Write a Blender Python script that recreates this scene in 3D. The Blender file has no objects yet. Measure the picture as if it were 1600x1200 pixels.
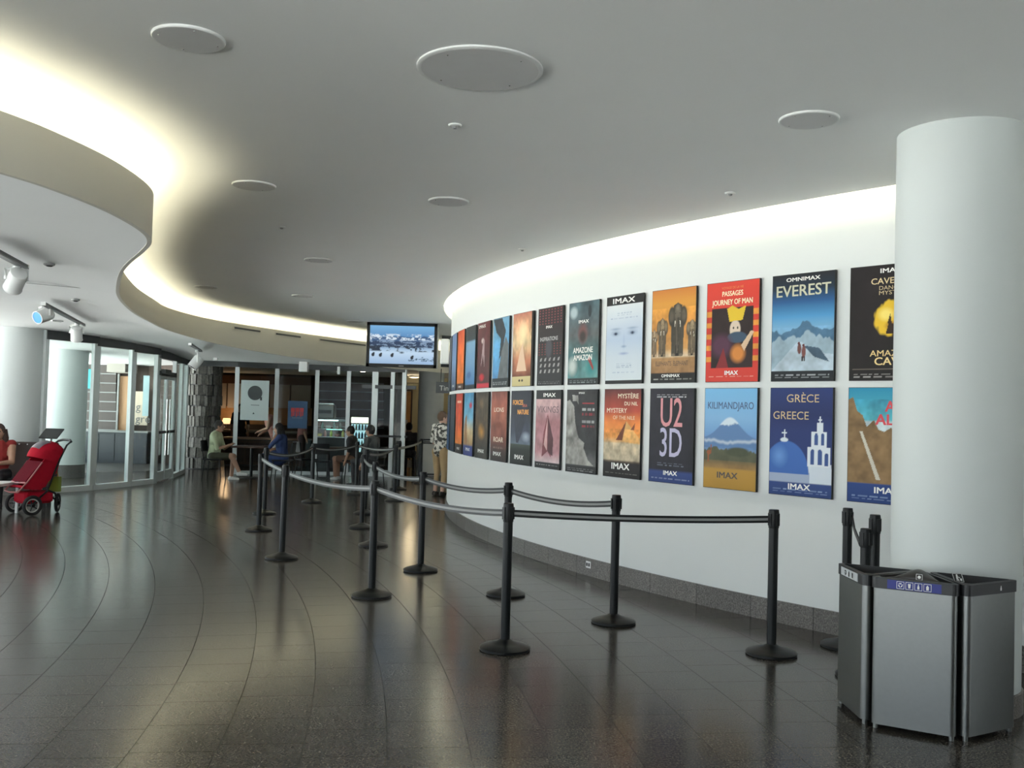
import bpy, math, random
import numpy as np
from mathutils import Vector, Matrix
random.seed(7)
R_ = math.radians
sc = bpy.context.scene
COL = sc.collection

# ------------------------------------------------------------------ camera
CAMZ = 1.65; FPX = 1522.0; PITCH = 0.0302; ROLL = 0.0276
cam_d = bpy.data.cameras.new('camera'); cam = bpy.data.objects.new('camera', cam_d); COL.objects.link(cam)
cam_d.sensor_width = 36.0; cam_d.lens = FPX / 1600 * 36.0; cam_d.clip_start = 0.05; cam_d.clip_end = 300
cam.matrix_world = Matrix.Translation((0, 0, CAMZ)) @ Matrix.Rotation(math.pi/2 + PITCH, 4, 'X') @ Matrix.Rotation(ROLL, 4, 'Z')
sc.camera = cam

# ------------------------------------------------------------------ world, exposure
sc.view_settings.view_transform = 'Standard'; sc.view_settings.look = 'None'
sc.view_settings.gamma = 1.0; sc.view_settings.use_curve_mapping = False
sc.view_settings.exposure = 0.14
w = bpy.data.worlds.new('overcast_sky'); sc.world = w; w.use_nodes = True
bg = w.node_tree.nodes['Background']; bg.inputs[0].default_value = (0.80, 0.91, 1.0, 1); bg.inputs[1].default_value = 3.4
sun_d = bpy.data.lights.new('sun', 'SUN'); sun_d.energy = 62.0; sun_d.angle = .02; sun_d.color = (.97, 1.0, .98)
sun = bpy.data.objects.new('sun', sun_d); COL.objects.link(sun); sun.rotation_euler = (R_(-24), R_(-8), 0)
COVE_WALL = 48.0; COVE_SOFFIT = 36.0      # strength of the two hidden light strips
COVE_COL = (1.0, 0.93, 0.66)

# ------------------------------------------------------------------ sight lines (survey of the place: pixel -> point on a plane of the room)
fwd = Vector((0, math.cos(PITCH), math.sin(PITCH))); up0 = Vector((0, -math.sin(PITCH), math.cos(PITCH))); r0 = Vector((1, 0, 0))
RGT = r0*math.cos(ROLL) + up0*math.sin(ROLL); UP = -r0*math.sin(ROLL) + up0*math.cos(ROLL)
def _ray(x, y): return fwd + RGT*((x-800)/FPX) - UP*((y-600)/FPX)
def G(x, y, z=0.0):
    d = _ray(x, y); t = (z-CAMZ)/d.z; return Vector((0, 0, CAMZ)) + d*t
def AY(x, y, Y):
    d = _ray(x, y); return Vector((0, 0, CAMZ)) + d*(Y/d.y)
def PX(p):
    v = Vector(p) - Vector((0, 0, CAMZ)); k = v.dot(fwd)
    return (800 + FPX*v.dot(RGT)/k, 600 - FPX*v.dot(UP)/k, k)

# ------------------------------------------------------------------ materials
MATS = {}
def lin(c):
    return tuple(((v/255)/12.92 if v/255 <= .04045 else ((v/255+.055)/1.055)**2.4) for v in c)
def mat(name, col, rough=.5, metal=0.0, var=.06, scale=6.0, bump=0.0, spec=.5, emit=None, estr=0.0, bscale=None):
    if name in MATS: return MATS[name]
    m = bpy.data.materials.new(name); m.use_nodes = True; nt = m.node_tree; b = nt.nodes['Principled BSDF']
    geo = nt.nodes.new('ShaderNodeNewGeometry'); n = nt.nodes.new('ShaderNodeTexNoise'); n.inputs['Scale'].default_value = scale; n.inputs['Detail'].default_value = 4
    nt.links.new(geo.outputs['Position'], n.inputs['Vector'])
    ramp = nt.nodes.new('ShaderNodeMix'); ramp.data_type = 'RGBA'
    ramp.inputs[6].default_value = tuple(max(0, c*(1-var)) for c in col) + (1,)
    ramp.inputs[7].default_value = tuple(min(1, c*(1+var)) for c in col) + (1,)
    nt.links.new(n.outputs['Fac'], ramp.inputs[0]); nt.links.new(ramp.outputs[2], b.inputs['Base Color'])
    b.inputs['Roughness'].default_value = rough; b.inputs['Metallic'].default_value = metal; b.inputs['Specular IOR Level'].default_value = spec
    if bump:
        n2 = nt.nodes.new('ShaderNodeTexNoise'); n2.inputs['Scale'].default_value = bscale or scale*12; n2.inputs['Detail'].default_value = 5
        nt.links.new(geo.outputs['Position'], n2.inputs['Vector'])
        bp = nt.nodes.new('ShaderNodeBump'); bp.inputs['Strength'].default_value = bump; bp.inputs['Distance'].default_value = .01
        nt.links.new(n2.outputs['Fac'], bp.inputs['Height']); nt.links.new(bp.outputs['Normal'], b.inputs['Normal'])
    if emit:
        b.inputs['Emission Color'].default_value = tuple(emit)+(1,); b.inputs['Emission Strength'].default_value = estr
    MATS[name] = m; return m

def granite(name, dark, mid, light, rough, tile=False):
    m = bpy.data.materials.new(name); m.use_nodes = True; nt = m.node_tree; b = nt.nodes['Principled BSDF']; N = nt.nodes.new; L = nt.links.new
    geo = N('ShaderNodeNewGeometry')
    n = N('ShaderNodeTexNoise'); n.inputs['Scale'].default_value = 85; n.inputs['Detail'].default_value = 6; n.inputs['Roughness'].default_value = .82
    L(geo.outputs['Position'], n.inputs['Vector'])
    cr = N('ShaderNodeValToRGB'); e = cr.color_ramp.elements
    e[0].position = .38; e[0].color = dark+(1,); e[1].position = .64; e[1].color = light+(1,)
    k = e.new(.5); k.color = mid+(1,)
    L(n.outputs['Fac'], cr.inputs['Fac'])
    n3 = N('ShaderNodeTexNoise'); n3.inputs['Scale'].default_value = 2.2; n3.inputs['Detail'].default_value = 3
    L(geo.outputs['Position'], n3.inputs['Vector'])
    oi = N('ShaderNodeObjectInfo'); at = N('ShaderNodeAttribute'); at.attribute_name = 'tint'
    ad = N('ShaderNodeMath'); ad.operation = 'ADD'; L(oi.outputs['Random'], ad.inputs[0]); L(at.outputs['Fac'], ad.inputs[1])
    fr = N('ShaderNodeMath'); fr.operation = 'FRACT'; L(ad.outputs[0], fr.inputs[0])
    mr = N('ShaderNodeMapRange'); mr.inputs['To Min'].default_value = .84; mr.inputs['To Max'].default_value = 1.16; L(fr.outputs[0], mr.inputs['Value'])
    mr2 = N('ShaderNodeMapRange'); mr2.inputs['To Min'].default_value = .8; mr2.inputs['To Max'].default_value = 1.2; L(n3.outputs['Fac'], mr2.inputs['Value'])
    mu = N('ShaderNodeMath'); mu.operation = 'MULTIPLY'; L(mr.outputs[0], mu.inputs[0]); L(mr2.outputs[0], mu.inputs[1])
    vm = N('ShaderNodeVectorMath'); vm.operation = 'SCALE'; L(cr.outputs[0], vm.inputs[0]); L(mu.outputs[0], vm.inputs['Scale'])
    L(vm.outputs[0], b.inputs['Base Color'])
    mr3 = N('ShaderNodeMapRange'); mr3.inputs['To Min'].default_value = rough*.97; mr3.inputs['To Max'].default_value = rough*1.06; L(n.outputs['Fac'], mr3.inputs['Value'])
    L(mr3.outputs[0], b.inputs['Roughness'])
    b.inputs['Specular IOR Level'].default_value = .25
    bp = N('ShaderNodeBump'); bp.inputs['Strength'].default_value = .03; bp.inputs['Distance'].default_value = .002
    n4 = N('ShaderNodeTexNoise'); n4.inputs['Scale'].default_value = 9; n4.inputs['Detail'].default_value = 2; L(geo.outputs['Position'], n4.inputs['Vector'])
    L(n4.outputs['Fac'], bp.inputs['Height']); L(bp.outputs['Normal'], b.inputs['Normal'])
    return m
M_FLOOR = granite('polished_granite', (.005, .0045, .004), (.044, .039, .033), (.195, .172, .145), .18)
M_BASE = granite('granite_skirting', (.06, .056, .052), (.14, .13, .12), (.28, .265, .25), .35)
M_GROUT = mat('floor_joint', (.025, .023, .021), .7)
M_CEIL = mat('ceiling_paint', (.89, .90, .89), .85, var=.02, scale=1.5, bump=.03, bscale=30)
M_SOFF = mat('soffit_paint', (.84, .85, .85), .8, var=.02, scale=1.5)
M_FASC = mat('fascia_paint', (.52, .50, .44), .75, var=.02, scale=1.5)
M_WALL = mat('wall_paint', (.72, .74, .735), .7, var=.015, scale=1.2, bump=.02, bscale=40)
M_COLM = mat('column_paint', (.60, .635, .63), .6, var=.015, scale=1.2, bump=.03, bscale=25)
M_WHITE = mat('white_enamel', (.78, .79, .78), .4, var=.03)
M_BLACK = mat('black_plastic', (.008, .009, .0095), .42, var=.2, scale=30, spec=.25)
M_BLACKM = mat('black_powder_coat', (.008, .0095, .010), .36, var=.2, scale=30, spec=.25)
M_RUB = mat('black_rubber', (.012, .012, .012), .75)
M_STEEL = mat('brushed_steel', (.20, .205, .20), .40, 1.0, var=.05, scale=40)
M_STEELP = mat('bright_steel', (.50, .51, .50), .24, 1.0, var=.04, scale=30)
M_DGREY = mat('dark_grey_metal', (.05, .053, .055), .4, .3)
M_ALU = mat('anodised_aluminium', (.62, .66, .66), .4, .25, var=.04)
M_WOOD = mat('dark_wood', (.085, .04, .022), .45, var=.35, scale=14)
M_WOODL = mat('honey_wood', (.36, .19, .08), .45, var=.25, scale=10)
M_BROWN = mat('brown_wall', (.055, .036, .027), .7, var=.1)
M_PANEL = mat('cream_panel', (.42, .38, .34), .6, var=.03)
M_CREAM = mat('yellow_cream_wall', (.58, .47, .25), .7, var=.05)
M_STRIPE = mat('silver_webbing', (.27, .275, .27), .6, var=.1, scale=80)
def glass(name, tint, refl=.06):
    m = bpy.data.materials.new(name); m.use_nodes = True; nt = m.node_tree; nt.nodes.clear(); N = nt.nodes.new; L = nt.links.new
    o = N('ShaderNodeOutputMaterial'); t = N('ShaderNodeBsdfTransparent'); t.inputs[0].default_value = tint+(1,)
    g = N('ShaderNodeBsdfGlossy'); g.inputs['Roughness'].default_value = .02
    f = N('ShaderNodeFresnel'); gb = N('ShaderNodeNewGeometry'); mi_ = N('ShaderNodeMix'); mi_.inputs[2].default_value = 1.16; mi_.inputs[3].default_value = 1/1.16
    L(gb.outputs['Backfacing'], mi_.inputs[0]); L(mi_.outputs[0], f.inputs['IOR'])
    mx = N('ShaderNodeMixShader'); L(f.outputs[0], mx.inputs[0]); L(t.outputs[0], mx.inputs[1]); L(g.outputs[0], mx.inputs[2]); L(mx.outputs[0], o.inputs[0])
    return m
M_GLASS = glass('pale_green_glass', (.90, .95, .94))
def print_mat(name, rough=.35, emit=0.0):
    m = bpy.data.materials.new(name); m.use_nodes = True; nt = m.node_tree; b = nt.nodes['Principled BSDF']
    a = nt.nodes.new('ShaderNodeAttribute'); a.attribute_name = 'ink'
    nt.links.new(a.outputs['Color'], b.inputs['Base Color']); b.inputs['Roughness'].default_value = rough; b.inputs['Specular IOR Level'].default_value = .2
    if emit:
        nt.links.new(a.outputs['Color'], b.inputs['Emission Color']); b.inputs['Emission Strength'].default_value = emit
        nt.links.remove(b.inputs['Base Color'].links[0]); b.inputs['Base Color'].default_value = (.01, .01, .01, 1)
    return m
M_PRINT = print_mat('printed_sheet', .5)
M_SCREEN = print_mat('lit_screen', .3, .9)
def emis(name, col, s):
    if name in MATS: return MATS[name]
    m = bpy.data.materials.new(name); m.use_nodes = True; nt = m.node_tree; nt.nodes.clear()
    o = nt.nodes.new('ShaderNodeOutputMaterial'); e = nt.nodes.new('ShaderNodeEmission'); e.inputs[0].default_value = tuple(col)+(1,); e.inputs[1].default_value = s
    nt.links.new(e.outputs[0], o.inputs[0]); MATS[name] = m; return m

# ------------------------------------------------------------------ mesh helpers
class MB:
    def __init__(s): s.v = []; s.f = []; s.mi = []; s.cur = 0
    def add(s, vs, fs):
        o = len(s.v); s.v += [tuple(p) for p in vs]; s.f += [tuple(i+o for i in f) for f in fs]; s.mi += [s.cur]*len(fs); return s
    def box(s, c, d, rz=0, rx=0, ry=0):
        x, y, z = d[0]/2, d[1]/2, d[2]/2; m = Matrix.Rotation(rz, 3, 'Z') @ Matrix.Rotation(ry, 3, 'Y') @ Matrix.Rotation(rx, 3, 'X')
        vs = [m @ Vector((a*x, b*y, e*z)) + Vector(c) for e in (-1, 1) for b in (-1, 1) for a in (-1, 1)]
        return s.add(vs, [(0, 2, 3, 1), (4, 5, 7, 6), (0, 1, 5, 4), (2, 6, 7, 3), (0, 4, 6, 2), (1, 3, 7, 5)])
    def bbox(s, c, d, b=.01, rz=0):           # box with chamfered vertical and top edges
        x, y, z = d[0]/2, d[1]/2, d[2]/2
        def ring(ix, zz, cb): return [(sx*(x-ix)-(0 if k else sx*cb), sy*(y-ix)-(sy*cb if k else 0), zz) for (sx, sy, k) in ((1, 1, 0), (1, 1, 1), (1, -1, 1), (1, -1, 0), (-1, -1, 0), (-1, -1, 1), (-1, 1, 1), (-1, 1, 0))]
        def ringo(ix, zz):
            X, Y = x-ix, y-ix
            return [(X-b, Y, zz), (X, Y-b, zz), (X, -Y+b, zz), (X-b, -Y, zz), (-X+b, -Y, zz), (-X, -Y+b, zz), (-X, Y-b, zz), (-X+b, Y, zz)]
        rs = [ringo(b, -z), ringo(0, -z+b), ringo(0, z-b), ringo(b, z)]
        m = Matrix.Rotation(rz, 3, 'Z'); vs = [m @ Vector(p) + Vector(c) for r in rs for p in r]; fs = []
        for k in range(3):
            for i in range(8): j = (i+1) % 8; fs.append((k*8+i, k*8+8+i, k*8+8+j, k*8+j))
        fs.append(tuple(range(8))); fs.append(tuple(24+i for i in range(7, -1, -1)))
        return s.add(vs, fs)
    def prism(s, poly, z0, z1):
        n = len(poly); vs = [(p[0], p[1], z0) for p in poly] + [(p[0], p[1], z1) for p in poly]
        return s.add(vs, [tuple(range(n-1, -1, -1)), tuple(range(n, 2*n))] + [(i, (i+1) % n, n+(i+1) % n, n+i) for i in range(n)])
    def tube(s, pts, rad, n=10, cap=True, flat=1.0, upv=(0, 0, 1)):
        pts = [Vector(p) for p in pts]; rad = rad if isinstance(rad, (list, tuple)) else [rad]*len(pts); vs = []; fs = []
        for i, p in enumerate(pts):
            t = (pts[min(i+1, len(pts)-1)] - pts[max(i-1, 0)]).normalized()
            u = Vector(upv); u = Vector((1, 0, 0)) if abs(t.dot(u)) > .95 else u
            a = t.cross(u).normalized(); b = a.cross(t).normalized()
            vs += [p + a*math.cos(2*math.pi*k/n)*rad[i] + b*math.sin(2*math.pi*k/n)*rad[i]*flat for k in range(n)]
        for i in range(len(pts)-1):
            for k in range(n): j = (k+1) % n; fs.append((i*n+k, i*n+j, (i+1)*n+j, (i+1)*n+k))
        if cap: fs += [tuple(range(n-1, -1, -1)), tuple((len(pts)-1)*n+k for k in range(n))]
        return s.add(vs, fs)
    def lathe(s, prof, n=24, c=(0, 0, 0)):
        vs = []; fs = []
        for r, z in prof: vs += [(c[0]+r*math.cos(2*math.pi*k/n), c[1]+r*math.sin(2*math.pi*k/n), c[2]+z) for k in range(n)]
        for i in range(len(prof)-1):
            for k in range(n): j = (k+1) % n; fs.append((i*n+k, i*n+j, (i+1)*n+j, (i+1)*n+k))
        fs += [tuple(range(n-1, -1, -1)), tuple((len(prof)-1)*n+k for k in range(n))]
        return s.add(vs, fs)
    def ell(s, c, r, n=14, m=9, rot=None):
        vs = []; fs = []; rot = rot or Matrix.Identity(3)
        for i in range(m+1):
            ph = math.pi*i/m; ph = min(max(ph, .02), math.pi-.02)
            vs += [rot @ Vector((r[0]*math.sin(ph)*math.cos(2*math.pi*k/n), r[1]*math.sin(ph)*math.sin(2*math.pi*k/n), -r[2]*math.cos(ph))) + Vector(c) for k in range(n)]
        for i in range(m):
            for k in range(n): j = (k+1) % n; fs.append((i*n+k, i*n+j, (i+1)*n+j, (i+1)*n+k))
        fs += [tuple(range(n-1, -1, -1)), tuple(m*n+k for k in range(n))]
        return s.add(vs, fs)
    def torus(s, c, R, r, axis='Y', n=28, m=8):
        vs = []; fs = []
        for i in range(n):
            a = 2*math.pi*i/n
            for k in range(m):
                b = 2*math.pi*k/m; q = R+r*math.cos(b); h = r*math.sin(b)
                p = {'Y': (q*math.cos(a), h, q*math.sin(a)), 'Z': (q*math.cos(a), q*math.sin(a), h), 'X': (h, q*math.cos(a), q*math.sin(a))}[axis]
                vs.append(Vector(p)+Vector(c))
        for i in range(n):
            for k in range(m): fs.append((i*m+k, ((i+1) % n)*m+k, ((i+1) % n)*m+(k+1) % m, i*m+(k+1) % m))
        return s.add(vs, fs)
    def xf(s, M):
        s.v = [tuple(M @ Vector(p)) for p in s.v]; return s
    def build(s, name, mats, parent=None, smooth=False, fix=True):
        me = bpy.data.meshes.new(name); me.from_pydata(s.v, [], s.f)
        for m in (mats if isinstance(mats, (list, tuple)) else [mats]): me.materials.append(m)
        me.polygons.foreach_set('material_index', s.mi)
        if fix:
            import bmesh
            bm = bmesh.new(); bm.from_mesh(me); bmesh.ops.recalc_face_normals(bm, faces=bm.faces); bm.to_mesh(me); bm.free()
        if smooth:
            me.polygons.foreach_set('use_smooth', [True]*len(me.polygons))
            if smooth != 'all': me.set_sharp_from_angle(angle=R_(38))
        me.update(); o = bpy.data.objects.new(name, me); COL.objects.link(o)
        if parent: o.parent = parent
        return o
def tag(o, label=None, cat=None, group=None, kind=None):
    if label: o['label'] = label
    if cat: o['category'] = cat
    if group: o['group'] = group
    if kind: o['kind'] = kind
    return o
def empty(name, loc=(0, 0, 0), rz=0, label=None, cat=None, group=None, kind=None):
    o = bpy.data.objects.new(name, None); COL.objects.link(o); o.location = loc; o.rotation_euler = (0, 0, rz); o.empty_display_size = .1
    return tag(o, label, cat, group, kind)
def copy_tree(o, parent=None):
    c = o.copy(); COL.objects.link(c); c.parent = parent
    for ch in list(o.children): copy_tree(ch, c)
    return c
def spline(pts, n=8):          # Catmull-Rom through pts
    P = [Vector(p) for p in pts]; P = [P[0]*2-P[1]] + P + [P[-1]*2-P[-2]]; out = []
    for i in range(1, len(P)-2):
        for k in range(n):
            t = k/n; a, b, c, d = P[i-1], P[i], P[i+1], P[i+2]
            out.append(.5*((2*b)+(c-a)*t+(2*a-5*b+4*c-d)*t*t+(3*b-a-3*c+d)*t**3))
    out.append(P[-2]); return out
_tx = {}
def text_mesh(s, size=1.0, off=0.0, sx=1.0, align='CENTER'):
    key = (s, size, off, sx, align)
    if key in _tx: return _tx[key]
    cu = bpy.data.curves.new('txt', 'FONT'); cu.body = s; cu.size = size; cu.align_x = align; cu.align_y = 'CENTER'; cu.resolution_u = 3
    ob = bpy.data.objects.new('txt', cu); COL.objects.link(ob); dg = bpy.context.evaluated_depsgraph_get(); dg.update()
    me = bpy.data.meshes.new_from_object(ob.evaluated_get(dg)); bpy.data.objects.remove(ob); bpy.data.curves.remove(cu)
    # stand it upright in xz, facing -y
    for v in me.vertices: v.co = Vector((v.co.x*sx, 0, v.co.y))
    if off:
        vs = [tuple(v.co) for v in me.vertices]; fs = [tuple(p.vertices) for p in me.polygons]; V2 = []; F2 = []
        for k, (dx, dz) in enumerate(((-1, -.5), (1, -.5), (-1, .5), (1, .5))):
            F2 += [tuple(i+len(V2) for i in f) for f in fs]; V2 += [(x+dx*off, -k*.00008, z+dz*off) for (x, y, z) in vs]
        me = bpy.data.meshes.new('lettering'); me.from_pydata(V2, [], F2)
    me.materials.clear(); _tx[key] = me; return me
def text(s, loc, size, m, parent, off=0.0, sx=1.0, name='lettering', rz=0, align='CENTER', fitw=None):
    me = text_mesh(s, size, off, sx, align)
    if fitw:
        xs = [v.co.x for v in me.vertices]; wd = max(xs)-min(xs); me = text_mesh(s, size, off, sx*fitw/wd, align)
    me = me.copy() if me.materials and me.materials[0] != m else me
    if not me.materials: me.materials.append(m)
    else: me.materials[0] = m
    o = bpy.data.objects.new(name, me); COL.objects.link(o); o.parent = parent; o.location = loc; o.rotation_euler = (0, 0, rz); return o

# ------------------------------------------------------------------ poster wall (arc), floor, ceilings
WC = Vector((14.304, 17.603)); WR = 15.397; CEIL = 3.42; WTOP = 3.80
def wp(th, r=WR, z=0.0): return Vector((WC.x+r*math.cos(R_(th)), WC.y+r*math.sin(R_(th)), z))
def arc_prism(th0, th1, r0, r1, z0, z1, step=1.0):
    n = max(2, int(abs(th1-th0)/step)); m = MB()
    ths = [th0+(th1-th0)*i/n for i in range(n+1)]
    for a in ths: m.v += [tuple(wp(a, r0, z0)), tuple(wp(a, r1, z0)), tuple(wp(a, r1, z1)), tuple(wp(a, r0, z1))]
    for i in range(n):
        for k in range(4): m.f.append((i*4+k, i*4+(k+1) % 4, i*4+4+(k+1) % 4, i*4+4+k)); m.mi.append(0)
    m.f += [(0, 1, 2, 3), (n*4+3, n*4+2, n*4+1, n*4)]; m.mi += [0, 0]
    return m
TH0, TH1 = 112.0, 272.0
tag(arc_prism(TH0, TH1, WR-.2, WR, 0, WTOP, .5).build('wall_posters', M_WALL, smooth=True), 'long convex white curved wall carrying two rows of posters', None, None, 'structure')
skirt = empty('baseboard_posters', (0, 0, 0), kind='structure'); tag(skirt, 'speckled granite skirting along the curved white wall')
th = 172.0; stp = math.degrees(.61/WR)
while th < 226:
    arc_prism(th+.012, th+stp-.012, WR+.0, WR+.022, 0, .178, .6).build('skirting_slab', M_BASE, skirt, smooth=True); th += stp
for a, b in ((TH0, 172.0), (th, TH1)): arc_prism(a, b, WR, WR+.022, 0, .178, .6).build('skirting_run', M_BASE, skirt, smooth=True)

# floor: dark joint bed and concentric granite tiles
FC = Vector((-21.5, 2.25)); FR0 = 19.883; FST = .4035
floor = tag(MB().prism([(-12.7, -3.8), (16, -3.8), (16, 38), (-12.7, 38)], -.12, -.0035).build('floor', M_GROUT), 'dark polished granite floor laid in concentric curved strips', None, None, 'structure')
GAP = .0019; rm = 22.0; seg = 4; half = FST/2-GAP
tm = MB(); ha = half/rm; outer = [(math.cos(-ha+2*ha*i/seg)*(rm+half)-rm, math.sin(-ha+2*ha*i/seg)*(rm+half)) for i in range(seg+1)]
inner = [(math.cos(ha-2*ha*i/seg)*(rm-half)-rm, math.sin(ha-2*ha*i/seg)*(rm-half)) for i in range(seg+1)]
tm.prism(outer+inner, -.006, 0.0)
tile0 = tm.build('floor_tile', M_FLOOR, floor); tile_me = tile0.data; bpy.data.objects.remove(tile0)
rng = random.Random(3); tiles = []
for k in range(-45, 30):
    rc = FR0+(k+.5)*FST; da = FST/rc; ph = rng.random()*da
    a = -.60+ph
    while a < 1.05:
        x, y = FC.x+rc*math.cos(a), FC.y+rc*math.sin(a)
        if y > -3.4 and y < 34 and x > -12.3 and math.hypot(x-WC.x, y-WC.y) > WR-.3: tiles.append((x, y, a, rc))
        a += da
def vis(t):
    if t[1] < 2: return False
    px, py, k = PX((t[0], t[1], 0)); return -60 < px < 1660 and py < 1290
tiles.sort(key=lambda t: (not vis(t), math.hypot(t[0], t[1])))
for (x, y, a, rc) in tiles[:300]:
    o = bpy.data.objects.new('floor_tile', tile_me); COL.objects.link(o); o.parent = floor; o.location = (x, y, 0); o.rotation_euler = (0, 0, a)
vs = np.array([v.co[:] for v in tile_me.vertices]); top = [tuple(p.vertices) for p in tile_me.polygons if p.normal.z > .5][0]
allv = []; allf = []; tint = []; nt_ = len(top); tv = vs[list(top)]
for i, (x, y, a, rc) in enumerate(tiles[300:]):
    c, s = math.cos(a), math.sin(a); allv.append(np.stack([x+tv[:, 0]*c-tv[:, 1]*s, y+tv[:, 0]*s+tv[:, 1]*c, tv[:, 2]*0], 1)); allf.append(tuple(range(i*nt_, (i+1)*nt_))); tint.append(rng.random())
me = bpy.data.meshes.new('floor_tiles_far'); me.from_pydata(np.concatenate(allv).tolist(), [], allf); me.materials.append(M_FLOOR)
at = me.attributes.new('tint', 'FLOAT', 'FACE'); at.data.foreach_set('value', tint)
o = bpy.data.objects.new('floor_tiles', me); COL.objects.link(o); o.parent = floor; o['kind'] = 'stuff'

# upper ceiling: from the far left to a curved edge just short of the poster wall
CE = WR+.14
m = MB(); n = 110; L_ = []
for i in range(n+1):
    a = TH1-(TH1-TH0)*i/n; p = wp(a, CE); L_.append((p.x, p.y))
L_ = [(15.9, -3.7), (15.9, L_[0][1])] + L_
for z in (CEIL, CEIL+.05):
    for (x, y) in L_: m.v.append((-12.7, y, z))
    for (x, y) in L_: m.v.append((x, y, z))
q = len(L_)
for i in range(q-1):
    m.f.append((i, i+1, q+i+1, q+i)); m.f.append((2*q+i, 3*q+i, 3*q+i+1, 2*q+i+1)); m.f.append((q+i, q+i+1, 3*q+i+1, 3*q+i)); m.mi += [0]*3
ceil_o = tag(m.build('ceiling', M_CEIL, smooth=True), 'flat white plaster ceiling ending in a curved light slot at the wall', None, None, 'structure')
# box of the wall slot above the ceiling, and its light strip
m = arc_prism(TH0, TH1, WR-.2, WR+.75, WTOP, WTOP+.05, 1.0); b = arc_prism(TH0, TH1, WR+.7, WR+.75, CEIL+.05, WTOP, 1.0); m.add(b.v, b.f)
tag(m.build('trim_slot', M_WALL, smooth=True), 'plaster box over the light slot of the curved wall', None, None, 'structure')
M_LW = emis('warm_strip_wall', COVE_COL, COVE_WALL)
tag(arc_prism(118, 268, WR+.20, WR+.235, CEIL+.15, CEIL+.185, 1.0).build('cove_strip_light', M_LW), 'warm light strip hidden in the slot above the poster wall', 'strip light')
arc_prism(118, 268, WR+.19, WR+.245, CEIL+.051, CEIL+.149, 2.0).build('holder', M_WHITE, bpy.data.objects['cove_strip_light'])

# lower soffit with S-shaped fascia
FA = [(-8.4, -3.7, 2.87), (-6.0, 0.0, 2.87), (-4.2, 2.6, 2.87), (-3.2, 4.15, 2.87), (-2.79, 5.18, 2.87), (-2.66, 5.65, 2.87), (-2.59, 6.22, 2.865), (-2.62, 6.85, 2.86), (-2.74, 7.3, 2.86), (-2.98, 7.78, 2.86), (-3.34, 8.43, 2.86), (-3.66, 9.07, 2.86), (-4.09, 10.06, 2.86),
      (-4.45, 10.96, 2.86), (-4.76, 11.9, 2.86), (-5.10, 13.15, 2.855), (-5.37, 14.49, 2.85), (-5.58, 15.7, 2.845), (-5.52, 17.2, 2.80), (-5.20, 18.37, 2.745), (-4.45, 20.18, 2.68), (-3.37, 22.3, 2.65), (-1.82, 24.83, 2.64), (0.4, 28.4, 2.64), (2.8, 32.0, 2.64)]
FA_TOP = 3.20
cur = spline(FA, 6)
def nrm2(i):
    t = cur[min(i+1, len(cur)-1)]-cur[max(i-1, 0)]; t.z = 0; t.normalize(); return Vector((-t.y, t.x, 0))     # to the left of travel = behind the fascia
m = MB(); N_ = len(cur)
for i, p in enumerate(cur):
    nn = nrm2(i); b = p+nn*.035
    m.v += [(p.x, p.y, p.z), (p.x, p.y, FA_TOP), (b.x, b.y, FA_TOP), (b.x, b.y, p.z)]
for i in range(N_-1):
    for k in range(4): m.f.append((i*4+k, i*4+4+k, i*4+4+(k+1) % 4, i*4+(k+1) % 4)); m.mi.append(0)
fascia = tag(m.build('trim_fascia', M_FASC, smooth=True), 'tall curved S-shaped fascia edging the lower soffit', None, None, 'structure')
# soffit skin: from the fascia foot, easing to the level over the glass, out to the far left
m = MB(); RW = 9
for i, p in enumerate(cur):
    t = i/(N_-1); far_z = 2.92 if p.y < 17 else 2.92-.2*min(1, (p.y-17)/5.0)
    fx, fy = -12.7, p.y
    for k in range(RW):
        u = k/(RW-1); u2 = u**1.8; e = min(1, u2*12)
        m.v.append((p.x+(fx-p.x)*u2, p.y+(fy-p.y)*u2, p.z+(far_z-p.z)*e))
for i in range(N_-1):
    for k in range(RW-1): m.f.append((i*RW+k, i*RW+k+1, (i+1)*RW+k+1, (i+1)*RW+k)); m.mi.append(0)
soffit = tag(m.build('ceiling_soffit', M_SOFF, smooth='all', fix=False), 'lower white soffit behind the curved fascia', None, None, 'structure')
# trough behind the fascia and its strip
m = MB(); m2 = MB(); m3 = MB()
for i, p in enumerate(cur):
    nn = nrm2(i); a = p+nn*.03; b = p+nn*.62
    m.v += [(a.x, a.y, 3.06), (b.x, b.y, 3.06), (b.x, b.y, CEIL+.02)]
    c, d = p+nn*.23, p+nn*.27
    m2.v += [(c.x, c.y, 3.10), (d.x, d.y, 3.10), (d.x, d.y, 3.135), (c.x, c.y, 3.135)]
    m3.v += [(c.x, c.y, 3.062), (d.x, d.y, 3.062), (d.x, d.y, 3.098), (c.x, c.y, 3.098)]
for i in range(N_-1):
    for k in range(2): m.f.append((i*3+k, i*3+3+k, i*3+4+k, i*3+1+k)); m.mi.append(0)
    for mm in (m2, m3):
        for k in range(4): mm.f.append((i*4+k, i*4+4+k, i*4+4+(k+1) % 4, i*4+(k+1) % 4)); mm.mi.append(0)
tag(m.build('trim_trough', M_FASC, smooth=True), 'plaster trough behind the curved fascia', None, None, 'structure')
ls = tag(m2.build('cove_strip_light', emis('warm_strip_soffit', COVE_COL, COVE_SOFFIT)), 'warm light strip hidden behind the S-shaped fascia', 'strip light')
m3.build('holder', M_WHITE, ls)
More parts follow.
